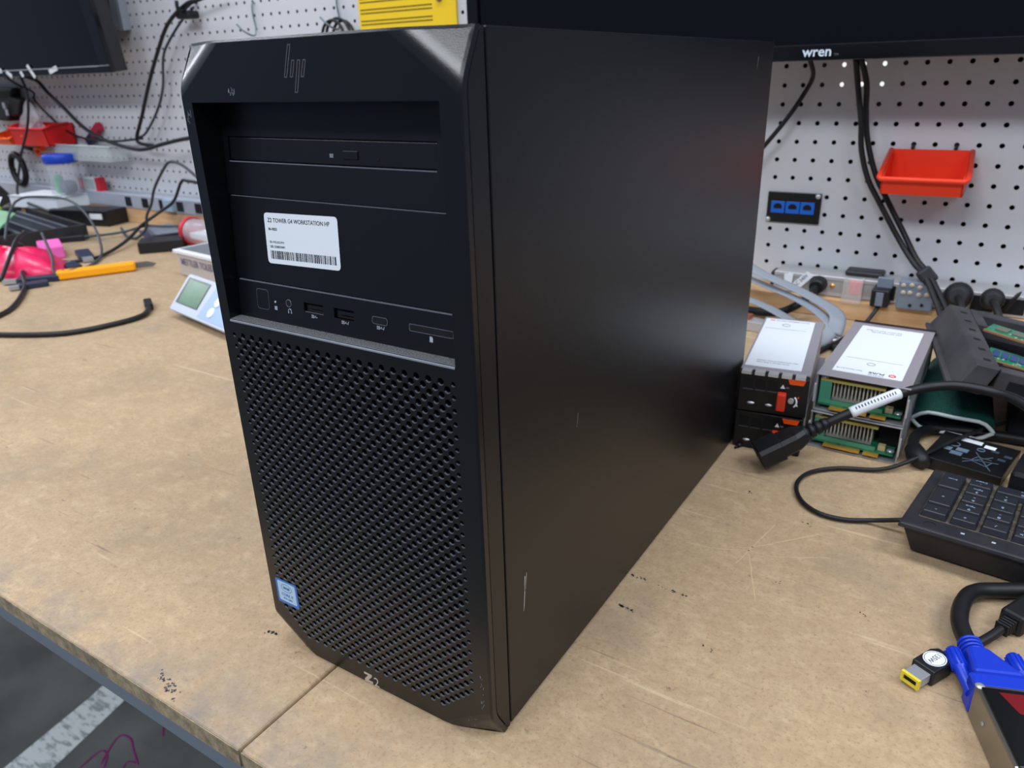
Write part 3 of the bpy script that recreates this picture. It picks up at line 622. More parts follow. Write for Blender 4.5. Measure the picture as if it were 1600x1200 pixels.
# ---- stack of two open metal modules with green boards
def make_blade(z, lab, top, dx):
    t = thing('circuit_module', lab, 'module', (.234 + dx, .447, z), math.radians(-1 + dx * 200), 'open metal modules with green circuit boards'); kw = dict(world=False)
    wd, L, h = .0775, .178, .036
    MB().box(0, .001, 0, L, 0, h).box(wd - .001, wd, 0, L, 0, h).box(0, wd, 0, L, 0, .001).build('metal_case', STEEL, t, **kw)
    for x in (-.0012, wd - .0006): MB().box(x, x + .0018, -.003, .0005, .009, .027).build('side_tab', SILV, t, bevel=.0006, **kw)
    MB().box(.003, wd - .004, .003, L - .004, .0055, .0075).build('circuit_board', PCB, t, **kw)
    MB().box(.014, .046, -.002, .004, .0035, .0055).box(.049, .062, -.002, .004, .0035, .0055).build('edge_connector', GOLD, t, **kw)
    MB().box(.003, .058, .003, .0045, .0075, .0112).box(.003, .013, .004, .006, .0112, .029).build('green_riser', mat('board_green_pale', (74, 148, 120), .4), t, **kw)
    hs = MB().box(.010, .053, .012, .06, .0085, .0110).build('heatsink', mat('heatsink_metal', (196, 192, 182), .4, .2), t, **kw)
    for i in range(14): MB().box(.0105 + i * .0032, .0117 + i * .0032, .010, .06, .011, .0275).build('fin', MATS['heatsink_metal'], hs)
    MB().box(.003, .058, .004, .010, .0285, .0312).build('yellow_bar', mat('olive_bar', (178, 168, 92), .5), t, **kw)
    MB().box(.058, .0755, .02, .06, .0076, .03).build('dark_bay', DARK, t, **kw)
    MB().lathe([(0, .0092), (.0028, .009), (.0034, .0076)], (.0705, .010, 0), 14).build('board_screw', SILV, t, **kw)
    MB().box(.060, .066, .006, .012, .0076, .0125).build('coil', mat('coil_cream', (200, 180, 140), .5), t, **kw)
    MB().lathe([(0, .034), (.003, .0338), (.0036, .032)], (.006, .006, 0), 14).build('top_screw', SILV, t, **kw)
    MB().box(-.0005, wd + .0005, -.002, L, h, h + .001).build('top_plate', MATS['top_plate_metal'], t, bevel=.0003, **kw)
    MB().box(-.001, wd + .001, L - .004, L + .001, 0, h + .0018).build('rear_flange', BLK, t, **kw)
    if top:
        lb = MB().box(.0095, .0685, .014, .164, h + .001, h + .0013).build('paper_label', WHITE, t, label='white printed label', **kw)
        T = lambda x, y: Matrix.Translation((x, y, h + .00135)) @ Matrix.Rotation(math.pi, 4, 'Z')
        text('PURE', .0058, T(.053, .024), INK, lb, bold=.0001); text('STORAGE', .003, T(.053, .0175), GREYINK, lb); text('Flash Module 3.2 TB', .0032, T(.034, .024), GREYINK, lb, sx=.85)
        MB().torus((.0595, .0215, h + .0014), .0026, .0006, n=14, m=4).build('label_logo', mat('label_red', (226, 70, 40), .5), lb)
        MB().box(.014, .064, .0555, .0560, h + .0013, h + .0014).build('rule_line', GREYINK, lb)
        MB().torus((.038, .044, h + .0013), .0035, .0003, n=14, m=4).build('label_mark', GREYINK, lb)
        text('Caution: hot surface', .0042, T(.05, .152), GREYINK, lb); text('see service guide', .0042, T(.05, .146), GREYINK, lb)
    return t
make_blade(.0382, 'upper open metal module with heatsink fins and a white label on top', True, .0)
make_blade(.0003, 'lower open metal module with heatsink fins and gold connector edge on the bench', False, -.0006)

# ---- mains cord with connector
pc = thing('mains_cable', 'black power cord with connector plug and white label sleeve lying before the modules', 'power cord', (.21, .38, 0))
a, b = Vector((.2050, .3770, .0135)), Vector((.2500, .4065, .0420)); d = (b - a).normalized()
pM_ = frame(a, d, d.cross(Vector((0, 0, 1))) * -1)
cv = []
for t_, hw_, hh_ in ((0, .0122, .0082), (.0012, .0134, .0094), (.021, .0136, .0096), (.0216, .0120, .0084), (.036, .0112, .0082), (.0445, .0074, .0070)):
    k_ = .003
    for y_, z_ in ((hw_, hh_ - k_), (hw_ - k_, hh_), (-hw_ + k_, hh_), (-hw_, hh_ - k_), (-hw_, -hh_ + k_), (-hw_ + k_, -hh_), (hw_ - k_, -hh_), (hw_, -hh_ + k_)): cv.append(pM_ @ Vector((t_, y_, z_)))
MB().add(cv, [(i * 8 + k, i * 8 + (k + 1) % 8, i * 8 + 8 + (k + 1) % 8, i * 8 + 8 + k) for i in range(5) for k in range(8)] + [tuple(range(8))]).build('connector', RUB, pc)
MB().box(-.0004, .004, -.0085, .0085, -.0055, .0055, pM_).build('socket_face', DARK, pc)
q = a + d * .043; pth = []; rad = []
for i in range(4): pth += [q + d * i * .006, q + d * (i * .006 + .0042), q + d * (i * .006 + .0044), q + d * (i * .006 + .0058)]; rad += [.0075 - i * .0006, .0072 - i * .0006, .0050, .0050]
MB().tube(pth, rad, 12).build('strain_relief', RUB, pc)
cp = spline([q + d * .022, (.2726, .4180, .0560), (.2884, .4272, .0650), (.3034, .4430, .0700), (.3237, .4570, .0750), (.3470, .4595, .0800), (.3753, .4560, .0800), (.3934, .4407, .0800), (.42, .41, .07), (.46, .37, .03), (.50, .35, .006)], 8)
MB().tube(cp, .0042, 10).build('lead', RUB, pc)
MB().tube([cp[i] for i in range(7, 25)], .0049, 12).build('label_sleeve', WHITE, pc, label='white printed sleeve')
lb = MB()
for i in range(9, 23):
    tdir = (cp[i + 1] - cp[i]).normalized(); s_ = tdir.cross(Vector((0, 0, 1))).normalized(); up_ = s_.cross(tdir)
    c0 = cp[i] + (up_ * .6 + s_ * .8) * .00498; lb.add([c0 - tdir * .0005, c0 + tdir * .0004, c0 + tdir * .0004 + up_ * .002 - s_ * .0016, c0 - tdir * .0005 + up_ * .002 - s_ * .0016], [(0, 1, 2, 3)])
lb.build('sleeve_print', INK, pc)['kind'] = 'stuff'

# ---- thin keyboard cord loop
KCORD = ([(.43, .60, .03), (.4074, .575, .018), (.3766, .5335, .0165), (.3482, .4836, .0150), (.329, .448, .0125), (.303, .424, .004), (.2685, .4085, .003), (.2483, .3876, .003), (.2434, .3616, .003), (.2528, .3366, .003), (.2697, .3237, .003), (.2891, .3239, .003), (.3068, .3309, .004), (.3290, .330, .012)])
# thick lead with moulded bulge
tl = thing('adapter_lead', 'thick black lead with a moulded bulge left of the battery', 'cable', (.325, .465, 0))
MB().tube(spline([(.3215, .470, .008), (.3195, .4963, .0065), (.325, .5178, .0065), (.34, .530, .007), (.375, .536, .008), (.42, .54, .008)]), .0050, 10).build('lead', RUB, tl)
MB().tube([(.3215, .474, .008), (.3222, .467, .0085), (.3250, .457, .009), (.331, .448, .008), (.3335, .4435, .007)], [.0052, .0080, .0088, .0075, .0045], 12).build('moulded_bulge', RUB, tl)
# ---- flat battery pack
bt = thing('battery_pack', 'flat black battery pack with white and grey printed labels behind the keyboard', 'battery', (.3295, .4530, .0003), math.radians(-12)); kw = dict(world=False)
MB().box(0, .0625, 0, .066, 0, .0115).build('battery_case', mat('battery_black', (17, 17, 19), .4), bt, bevel=.0008, **kw)
BP = mat('battery_print', (96, 116, 134), .5); z = .0116
pr = lambda n, x0, x1, y0, y1, m=BP: MB().box(x0, x1, y0, y1, z, z + .0002).build(n, m, bt, **kw)
pr('white_sticker', .016, .034, .053, .0605, WHITE); pr('white_sticker', .0365, .0455, .050, .0565, WHITE)
pr('printed_square', .006, .016, .0255, .0330); pr('printed_square', .019, .0285, .0290, .0365); pr('printed_square', .0165, .026, .0195, .0270)
for c in ((.0145, .0415, .0048), (.036, .0435, .003)): MB().torus((c[0], c[1], z), c[2], .0005, n=16, m=4).build('printed_ring', BP, bt, **kw)
for c in ((.0465, .0475), (.0575, .0430), (.0545, .0335)): pr('printed_mark', c[0] - .003, c[0] + .003, c[1] - .0022, c[1] + .0022, mat('battery_print_dim', (52, 66, 80), .5))
bn = MB()
for p0, p1 in (((.030, .010), (.048, .034)), ((.034, .036), (.0525, .006)), ((.0345, .0175), (.0475, .0120)), ((.0475, .0120), (.0500, .0235)), ((.0345, .0175), (.0375, .0275)), ((.0375, .0275), (.0485, .0270)), ((.0280, .0165), (.055, .0245))):
    v = (Vector(p1) - Vector(p0)).normalized() * .0003; nx = Vector((-v.y, v.x))
    bn.prism([(p0[0] - nx.x, p0[1] - nx.y, z), (p1[0] - nx.x, p1[1] - nx.y, z), (p1[0] + nx.x, p1[1] + nx.y, z), (p0[0] + nx.x, p0[1] + nx.y, z)], (0, 0, .0002))
bn.build('crossed_bin_mark', BP, bt, **kw)['kind'] = 'stuff'
tag(MB().box(0, .09, 0, .046, 0, .029, RZ((.3945, .4190, .0003), -10)).build('adapter_brick', BLK, bevel=.003), 'black adapter brick between keyboard and battery at the right edge', 'adapter')

# ---- keyboard, its back edge towards us
kb = thing('keyboard', 'dusty black computer keyboard with thin looping cord at the right edge', 'keyboard', (.3268, .2945, .0003), math.radians(-6)); kw = dict(world=False)
KW, KD, ZN, ZF = .44, .127, .0300, .0165
kz = lambda y: ZN + (ZF - ZN) * y / KD
MB().hexa([(.010, .013, .002), (KW - .01, .013, .002), (KW - .01, KD - .004, .002), (.010, KD - .004, .002)], [(.0035, .003, ZN - .004), (KW - .0035, .003, ZN - .004), (KW - .002, KD, ZF - .004), (.0035, KD, ZF - .004)]).build('lower_case', BLKM, kb, bevel=.001, **kw)
KT = mat('keyboard_black', (34, 34, 40), .5, col2=(46, 45, 48), nscale=40); KC = mat('key_black', (36, 37, 44), .42)
MB().hexa([(0, 0, ZN - .0042), (KW, 0, ZN - .0042), (KW, KD, ZF - .0042), (0.001, KD, ZF - .0042)], [(.001, .001, ZN), (KW - .001, .001, ZN), (KW - .001, KD, ZF), (.002, KD, ZF)]).build('top_frame', KT, kb, bevel=.0012, **kw)
KDUST = mat('dusty_key_bed', (62, 57, 52), .8, col2=(96, 88, 76), nscale=200)
MB().hexa([(.010, .0195, kz(.0195) + .0001), (KW - .012, .0195, kz(.0195) + .0001), (KW - .012, .1225, kz(.1225) + .0001), (.010, .1225, kz(.1225) + .0001)], [(.010, .0195, kz(.0195) + .0004), (KW - .012, .0195, kz(.0195) + .0004), (KW - .012, .1225, kz(.1225) + .0004), (.010, .1225, kz(.1225) + .0004)]).build('key_bed', KDUST, kb, **kw)
MB().tube(spline(KCORD, 8), .0019, 8).build('cord', RUB, kb)
PITCH = .0191; TLT = math.atan((ZF - ZN) / KD); kmesh = {}
def key(cx, cy, uw, uh, leg, sub=None):
    kk = (uw, uh)
    if kk not in kmesh:
        a_, b_ = uw * PITCH / 2 - .0009, uh * PITCH / 2 - .0009
        me = MB().hexa([(-a_, -b_, 0), (a_, -b_, 0), (a_, b_, 0), (-a_, b_, 0)], [(-a_ + .0013, -b_ + .0010, .0052), (a_ - .0013, -b_ + .0010, .0052), (a_ - .0013, b_ - .0022, .0050), (-a_ + .0013, b_ - .0022, .0050)]).mesh('key', .0005, 1)
        me.materials.append(KC); kmesh[kk] = me
    o = link('key', kmesh[kk], kb, False); o.location = (cx, cy, kz(cy) + .0003); o.rotation_euler = (TLT, 0, 0)
    for s_, dy, sz in ((leg, -.0035 if sub else -.001, .0046), (sub, .0028, .0030)):
        if s_: text(s_, sz, Matrix.Translation((0, dy + .001, .00525)) @ Matrix.Rotation(math.pi, 4, 'Z'), mat('key_legend', (150, 176, 205), .5), o, 'legend', align='CENTER', world=False)
c0, r0 = .0190, .0295
rows = [r0 + i * .0190 for i in range(5)]
cx = lambda i: c0 + i * PITCH
key(cx(0), rows[0], 1, 1, '-'); key(cx(1), rows[0], 1, 1, '*'); key(cx(2), rows[0], 1, 1, '/'); key(cx(3), rows[0], 1, 1, 'Lock', 'Num')
key(cx(0), (rows[1] + rows[2]) / 2, 1, 2, '+'); key(cx(0), (rows[3] + rows[4]) / 2, 1, 2, None, 'Enter')
for i, (s_, u_) in enumerate((('9', 'PgUp'), ('8', '^'), ('7', 'Home'))): key(cx(1 + i), rows[1], 1, 1, s_, u_)
for i, (s_, u_) in enumerate((('6', '>'), ('5', None), ('4', '<'))): key(cx(1 + i), rows[2], 1, 1, s_, u_)
for i, (s_, u_) in enumerate((('3', 'PgDn'), ('2', 'v'), ('1', 'End'))): key(cx(1 + i), rows[3], 1, 1, s_, u_)
key(cx(1), rows[4], 1, 1, '.', 'Delete'); key(cx(2.5), rows[4], 2, 1, '0', 'Ins')
for i in range(5, 21):
    for r in range(5): key(cx(i) + .004, rows[r], 1, 1, None)
for i, x in enumerate((.040, .059, .0785)): MB().box(x - .0012, x + .0012, .0098, .0118, kz(.011), kz(.011) + .0003).build('status_light', ICON, kb, **kw)
MB().torus((.019, .0105, kz(.0105) + .0002), .0042, .0003, n=24, m=4).build('embossed_oval', KT, kb, **kw)

# ---- slim-tip charger connector
sc_ = thing('charger_connector', 'black charger tip with yellow opening and oval 135W sticker', 'connector', (.362, .176, .0003), math.radians(-28)); kw = dict(world=False)
MB().prism([(x, y, 0) for x, y in ((-.0070, -.0065), (.0070, -.0065), (.0070, .0105), (.0045, .0155), (-.0045, .0155), (-.0070, .0105))], (0, 0, .0105)).build('connector_body', BLK, sc_, bevel=.001, **kw)
tip = MB().box(-.0052, .0052, -.0165, -.0063, .0022, .0082).build('metal_tip', STEEL, sc_, bevel=.0004, **kw)
YEL = mat('yellow_plastic', (226, 206, 60), .4)
MB().box(-.0056, .0056, -.0180, -.0160, .0018, .0034).box(-.0056, .0056, -.0180, -.0160, .0070, .0086).box(-.0056, -.0040, -.0180, -.0160, .0034, .0070).box(.0040, .0056, -.0180, -.0160, .0034, .0070).build('yellow_collar', YEL, sc_, **kw)
MB().box(-.0040, .0040, -.0168, -.0160, .0034, .0070).build('tip_cavity', DARK, sc_, **kw)
el = [(.0061 * math.cos(2 * math.pi * i / 28), .0045 + .0072 * math.sin(2 * math.pi * i / 28)) for i in range(28)]
ov = MB().prism([(x, y, .0105) for x, y in el], (0, 0, .0003)).build('oval_sticker', WHITE, sc_, **kw)
MB().torus((0, 0, 0), 1, .03, n=28, m=4).xf(Matrix.Translation((0, .0045, .0108)) @ Matrix.Diagonal((.0053, .0064, .002, 1))).build('oval_line', INK, ov)
text('135W', .0044, Matrix.Translation((-.0017, .0046, .01085)) @ Matrix.Rotation(math.radians(-90), 4, 'Z'), INK, ov, sx=.95, align='CENTER')
MB().tube(spline([(.3692, .1895, .006), (.3733, .1965, .0045), (.3810, .2090, .004), (.3905, .2225, .006), (.3975, .2345, .0078)]), .0030, 8).build('lead', RUB, sc_)
fb = thing('ferrite_bead', 'black ferrite bead on the charger lead at the right edge', 'ferrite bead', (.402, .245, 0))
fM_ = frame((.3985, .2365, .0078), (.45, .89, 0), (-.89, .45, 0))
MB().box(.006, .045, -.0075, .0075, -.0072, .0075, fM_).build('bead', RUB, fb, bevel=.0025)
for i in range(4): MB().box(-.004 + i * .0027, -.0025 + i * .0027, -.0042, .0042, -.004, .0042, fM_).build('strain_ring', RUB, fb, bevel=.0008)

# ---- blue monitor plug
vg = thing('monitor_plug', 'blue plug of a monitor cable beside the 135W charger tip', 'plug', (.3818, .199, .0003), math.radians(-159.5)); kw = dict(world=False)
VB = mat('vga_blue', (22, 56, 190), .38)
MB().hexa([(-.0062, .004, .003), (.0062, .004, .003), (.0100, .030, .002), (-.0190, .030, .002)], [(-.0055, .005, .0185), (.0055, .005, .0185), (.0092, .029, .0205), (-.0180, .029, .0205)]).build('plug_body', VB, vg, bevel=.0022, **kw)
MB().hexa([(-.0245, .030, .001), (.0135, .030, .001), (.0140, .042, .001), (-.0250, .042, .001)], [(-.0235, .030, .0205), (.0125, .030, .0205), (.0130, .042, .021), (-.0240, .042, .021)]).build('plug_head', VB, vg, bevel=.0015, **kw)
for i in range(4): MB().torus((0, -.004 + i * .003, .0115), .0058, .0011, 'y', 18, 6).build('strain_ring', VB, vg, **kw)
for s_ in (-1.9, 1):
    k_ = MB().tube([(s_ * .0112, .002, .0105), (s_ * .0112, .004, .0105), (s_ * .0112, .018, .0105), (s_ * .0112, .0185, .0105), (s_ * .0112, .037, .0105)], [.0035, .0042, .0042, .0034, .0034], 14).build('thumb_screw', VB, vg, **kw)
    for j in range(12):
        a_ = 2 * math.pi * j / 12; MB().box(-.0004, .0004, .0035, .0175, .0040, .0047, Matrix.Translation((s_ * .0112, 0, .0105)) @ Matrix.Rotation(a_, 4, 'Y')).build('grip_ridge', VB, k_)
MB().tube(spline([(0, .002, .0115), (.0005, -.007, .0115), (-.001, -.025, .0115), (-.0095, -.046, .0105), (-.022, -.062, .0085), (-.040, -.068, .0075), (-.08, -.075, .0075)]), .0052, 12).build('lead', RUB, vg, **kw)
ad = thing('video_adapter', 'metal rimmed video adapter with black and red top at the lower right corner', 'adapter', (.3965, .1596, .0003), math.radians(-159.5)); kw = dict(world=False)
MB().box(-.0255, .0135, 0, .055, 0, .0225).build('metal_shell', mat('tarnished_steel', (150, 146, 138), .3, .9), ad, bevel=.0012, **kw)
MB().box(-.0235, .0115, .003, .055, .0225, .0236).build('black_cover', mat('cover_black', (14, 14, 16), .25), ad, bevel=.0005, **kw)
MB().prism([(.004, .006, .0236), (-.0105, .006, .0236), (-.0085, .022, .0236), (-.001, .020, .0236)], (0, 0, .0002)).build('red_print', mat('dark_red_print', (112, 14, 20), .4), ad, **kw)
MB().lathe([(0, .0008), (.002, .0006), (.0025, 0)], n=12).xf(Matrix.Translation((.0115, .0015, .0226))).build('nut', STEEL, ad, **kw)
MB().lathe([(0, .0008), (.001, .0006), (.0014, 0)], n=10).xf(Matrix.Translation((.0136, .018, .012)) @ Matrix.Rotation(math.radians(90), 4, 'Y')).build('rivet', STEEL, ad, **kw)

# ---- green pouch, black tray with circuit cards
GP = mat('green_mesh_fabric', (14, 80, 68), .7, col2=(6, 48, 44), nscale=700, bump=.5, bscale=900)
po = thing('mesh_pouch', 'dark green mesh pouch with white piped opening under the black tray', 'pouch', (.348, .6, 0))
sec = [(.527, .347, .0345, .005, .024), (.54, .347, .036, .002, .028), (.575, .345, .034, .0008, .036), (.62, .343, .033, .0008, .042), (.665, .341, .030, .0008, .038), (.69, .341, .022, .001, .022)]
vs = []; n = 24
for y, cx_, hw, z0_, z1_ in sec:
    for k in range(n):
        a_ = 2 * math.pi * k / n; c_, s_ = math.cos(a_), math.sin(a_); vs.append((cx_ + hw * math.copysign(abs(c_) ** .7, c_), y, (z0_ + z1_) / 2 + (z1_ - z0_) / 2 * math.copysign(abs(s_) ** .8, s_) * (1 - .45 * abs(c_) ** 3) + .001 * math.sin(5 * a_ + y * 90)))
m_ = MB().add(vs, [(i * n + k, i * n + (k + 1) % n, (i + 1) * n + (k + 1) % n, (i + 1) * n + k) for i in range(len(sec) - 1) for k in range(n)], True); m_.poly(vs[-n:])
m_.build('fabric_body', GP, po)
mouth = [Vector(p) for p in vs[:n]]; mouth = [Vector((p.x, p.y - .001, p.z)) for p in mouth]
MB().tube(mouth + [mouth[0]], .0019, 8).build('white_piping', mat('piping_white', (205, 214, 212), .6), po)
MB().add([tuple(p + Vector((0, .012, 0))) for p in mouth], [tuple(range(n))]).build('lining', mat('lining_dark', (12, 26, 26), .9), po)
tag(MB().box(.392, .47, .55, .70, .0003, .05).build('black_foam_block', mat('black_foam', (14, 14, 16), .9), bevel=.006), 'black foam block in the shade under the tray at the right edge', 'foam')  # added filler for the shade and a black bag under the tray
tr = thing('equipment_tray', 'dusty black plastic tray holding circuit cards above the green pouch', 'tray', (.40, .58, .056))
TM = frame((.3560, .4960, .090), (.95, .2, -.18), (-.2, .97, .03))     # local x right, y back, z up; origin near-left rim corner
TRM = mat('dusty_black_tray', (52, 51, 56), .6, col2=(70, 68, 70), nscale=25, bump=.15, bscale=300)
TL, TW, TH = .173, .13, .027
tb = lambda *a_: MB().box(*a_, TM)
MB().hexa([TM @ Vector(p) for p in ((-.010, -.004, -TH), (.012, -.004, -TH), (.012, TL + .004, -TH), (-.010, TL + .004, -TH))], [TM @ Vector(p) for p in ((0, 0, 0), (.020, 0, 0), (.020, TL, 0), (0, TL, 0))]).build('side_rail', TRM, tr, bevel=.0015)
for i in range(6): tb(.008, .014, .014 + i * .027, .019 + i * .027, -.0004, .0002).build('rail_slot', DARK, tr)
tb(-.0145, -.003, .002, TL, -TH - .002, -TH + .0015).build('flange', TRM, tr, bevel=.0006)
tb(.020, TW, 0, .012, -TH, -.001).build('near_wall', TRM, tr, bevel=.0015); tb(.020, TW, TL - .014, TL, -TH, 0).build('far_wall', TRM, tr, bevel=.0015)
tb(.030, TW - .01, -.0006, .0005, -.020, -.009).build('wall_slot', DARK, tr)
tb(.020, TW, .012, TL - .014, -TH, -TH + .003).build('tray_floor', BLK, tr)
for i in range(22): tb(.030, TW, .018 + i * .0062, .0205 + i * .0062, -TH + .003, -TH + .006).build('floor_rib', BLK, tr)
tb(.024, .030, .012, TL - .014, -TH, -TH + .010).build('inner_lip', TRM, tr, bevel=.001)
tb(.020, .030, TL - .05, TL - .012, -.006, .0).build('corner_shelf', TRM, tr, bevel=.001) 
def card(lab, M_, L_, wd, strip):
    c = thing('memory_card', lab, 'circuit card', M_.to_translation(), group='circuit cards in the tray')
    MB().box(0, L_, 0, wd, 0, .0014, M_).build('card_board', PCB, c)
    MB().box(0, L_, -.0012, .0005, -.0002, .0018, M_).build('gold_edge', mat('copper_edge', (176, 130, 92), .45, .3), c)
    rr = random.Random(len(lab))
    for i in range(7): x = L_ * (.06 + .13 * i); MB().box(x, x + L_ * .095, wd * .3, wd * .8, .0014, .0027, M_).build('chip', mat('chip_' + strip[0], strip[1], .4), c)
    for i in range(18): x, y = rr.uniform(.02, .95) * L_, rr.uniform(.06, .26) * wd; MB().box(x, x + .0018, y, y + .0012, .0014, .0022, M_).build('component', mat('component_tin', (206, 202, 188), .35, .4), c)
    return c
card('long circuit card with copper edge on top of the tray', TM @ frame((.026, .118, -.004), (.87, -.49, .06), (.49, .87, .05)), .12, .026, ('g', (96, 104, 92)))
card('blue chipped circuit card under the long one in the tray', TM @ frame((.030, .085, -.022), (.95, -.25, .02), (.25, .95, .1)), .06, .030, ('b', (58, 76, 120)))
card('circuit card with white sticker leaning at the right of the tray', TM @ frame((.064, .075, -.012), (.62, -.78, .02), (.78, .62, .05)), .08, .028, ('w', (206, 214, 214)))

# ---- grey ribbon cables behind the black modules
RB = mat('grey_ribbon', (142, 150, 160), .45)
rbs = [('pale grey flat ribbon cable topmost behind the labelled module', [(.02, .88, .075), (.07, .845, .062), (.12, .815, .055), (.165, .785, .048), (.197, .755, .040), (.20, .735, .02)], .011),
       ('grey flat ribbon cable curling in a loop beside the open metal modules', [(.03, .865, .052), (.09, .83, .046), (.14, .79, .044), (.178, .755, .038), (.196, .738, .026), (.185, .722, .012), (.165, .73, .004)], .009),
       ('grey flat ribbon cable lowest behind the labelled module', [(.03, .83, .03), (.08, .795, .032), (.12, .765, .03), (.155, .74, .022), (.172, .728, .006)], .009)]
for lab, pts, hw in rbs:
    tag(MB().tube(spline(pts, 8), hw, 10, flat=(.16, 1)).build('ribbon_cable', RB), lab, 'cable', 'grey ribbon cables')
tag(MB().torus((.190, .772, .003), .012, .0028).build('metal_ring', SILV), 'shiny metal ring on the bench below the grey ribbon cables', 'ring')
sl = thing('metal_bracket', 'shiny bracket lying under the ribbon cables next to the tower', 'bracket', (.10, .78, 0))
MB().box(0, .12, 0, .02, 0, .014, RZ((.035, .765, .0003), -8)).build('bracket_plate', SILV, sl, bevel=.001); MB().box(.01, .05, .003, .017, .014, .02, RZ((.035, .765, .0003), -8)).build('copper_block', mat('copper', (190, 120, 90), .35, .7), sl)
cable('short_cable', 'short black cable on the bench between the two module stacks', [(.215, .70, .004), (.2, .735, .004), (.192, .717, .004), (.186, .69, .004), (.19, .66, .004), (.21, .62, .004), (.222, .56, .004)], .0038)
s1 = thing('loose_screw', 'tiny black screw on the bench next to the tower rear corner', 'screw', (.178, .409, 0))
MB().cyl((.1775, .409, .0022), (.1800, .4145, .0022), .0021, n=10).build('head', RUB, s1); MB().cyl((.1765, .4055, .0018), (.1776, .409, .0020), .0012, n=8).build('shank', RUB, s1)

# ================================================================== left side of the bench
# second monitor
t2 = thing('wall_monitor', 'black monitor at upper left with torn white tape along its lower bezel', 'monitor', (-1.9, .84, .365))
MB().box(-2.5, -1.398, .829, .862, .366, .98).build('housing', BLKM, t2, bevel=.002)
MB().box(-2.5, -1.396, .818, .829, .3655, .3815).box(-2.5, -1.396, .818, .829, .96, .98).box(-1.434, -1.396, .818, .829, .3815, .96).box(-2.5, -2.47, .818, .829, .3815, .96).build('bezel', TVB, t2, bevel=.001)
MB().box(-2.47, -1.434, .8225, .8288, .3815, .96).build('screen', GLOSS, t2)
MB().box(-2.46, -1.437, .8170, .8181, .3795, .3815).build('bezel_trim', SILV, t2)
TAPE = mat('white_tape', (232, 236, 240), .5)
for x, z, an, l in ((-1.845, .372, -35, .024), (-1.783, .371, -75, .014), (-1.735, .376, -60, .034), (-1.632, .3765, 10, .040), (-1.90, .3795, 2, .05)):
    MB().hexa([(-l / 2, 0, -.0055), (l / 2, 0, -.0040), (l / 2, .0006, -.0040), (-l / 2, .0006, -.0055)], [(-l / 2, 0, .005), (l / 2, 0, .0065), (l / 2, .0006, .0065), (-l / 2, .0006, .005)]).xf(Matrix.Translation((x, .8172, z)) @ Matrix.Rotation(math.radians(-an), 4, 'Y')).build('torn_tape', TAPE, t2)
t2.rotation_euler.x = math.radians(6)
mp_ = thing('mount_plate', 'grey metal mount plate on the pegboard behind the left monitor', 'mount', (-1.52, .93, .456))
MB().box(-1.60, -1.472, .925, .938, .456, .62).build('plate', mat('grey_mount', (140, 146, 156), .45), mp_, bevel=.002)
MB().box(-1.535, -1.52, .9235, .9255, .49, .56).build('slot', DARK, mp_); MB().box(-1.484, -1.472, .918, .9255, .456, .62).build('edge_flange', MATS['grey_mount'], mp_)

# hanging cables on the left wall
cable('wall_cable', 'thick black cable arching from the wall hook down behind the tower side', [(-1.10, .905, .51), (-1.157, .905, .500), (-1.203, .90, .492), (-1.276, .90, .458), (-1.336, .90, .399), (-1.387, .90, .339), (-1.440, .90, .268), (-1.481, .90, .216), (-1.47, .90, .202), (-1.42, .90, .198)], .0042)
cable('wall_cable', 'thinner grey cable hanging in a long loop beside the thick arching one', [(-1.21, .925, .489), (-1.255, .921, .464), (-1.31, .918, .424), (-1.338, .916, .392), (-1.357, .914, .331), (-1.392, .912, .280), (-1.454, .91, .227), (-1.497, .91, .213)], .0029, mat('dark_grey_cable', (48, 54, 60), .5))
cable('wall_cable', 'thick black cable sagging from the left monitor to the right', [(-1.86, .858, .366), (-1.85, .885, .352), (-1.82, .89, .322), (-1.763, .89, .286), (-1.69, .885, .243), (-1.613, .88, .216), (-1.535, .88, .199), (-1.443, .88, .190), (-1.348, .885, .206), (-1.27, .89, .218), (-1.15, .90, .23)], .0046)
cable('wall_cable', 'thin black cable sagging from the left monitor above the clear tray', [(-1.955, .858, .366), (-1.955, .885, .345), (-1.945, .915, .325), (-1.951, .918, .303), (-1.90, .918, .265), (-1.838, .916, .233), (-1.77, .914, .212), (-1.68, .912, .205), (-1.59, .912, .204), (-1.49, .92, .212)], .003)
cable('wall_cable', 'black cable hanging straight from the left monitor past the red bin', [(-1.87, .855, .366), (-1.868, .86, .335), (-1.862, .852, .292), (-1.875, .84, .234), (-1.915, .83, .174), (-1.945, .82, .112), (-1.93, .80, .06), (-1.80, .785, .042), (-1.70, .76, .042)], .0034)
hk = thing('wall_hook', 'black hook holding the arching cables on the left pegboard', 'hook', (-1.2, .92, .485))
MB().tube(spline([(-1.215, .938, .500), (-1.215, .925, .498), (-1.215, .896, .480), (-1.215, .888, .487), (-1.215, .888, .50)]), .004, 8).build('hook_rod', RUB, hk); MB().box(-1.245, -1.20, .9, .93, .466, .482).build('clamp', RUB, hk, bevel=.004)

# left power strip with outlets
pl_ = thing('power_strip', 'pale grey power strip with black outlets on the ledge left of the tower', 'power strip', (-1.5, .915, .038))
MB().box(-2.6, -1.1, .898, .936, .0383, .0735).build('housing', mat('strip_grey', (182, 188, 200), .4, .3), pl_, bevel=.0015)
for x in (-1.79, -1.574, -1.501, -1.428, -1.357, -1.285, -1.213): MB().box(x - .013, x + .013, .8965, .8985, .0435, .0675).build('outlet', BLK, pl_, bevel=.001)
MB().box(-1.41, -1.375, .886, .898, .042, .072).build('pale_plug', mat('pale_blue_plug', (150, 172, 186), .5), pl_, bevel=.002)

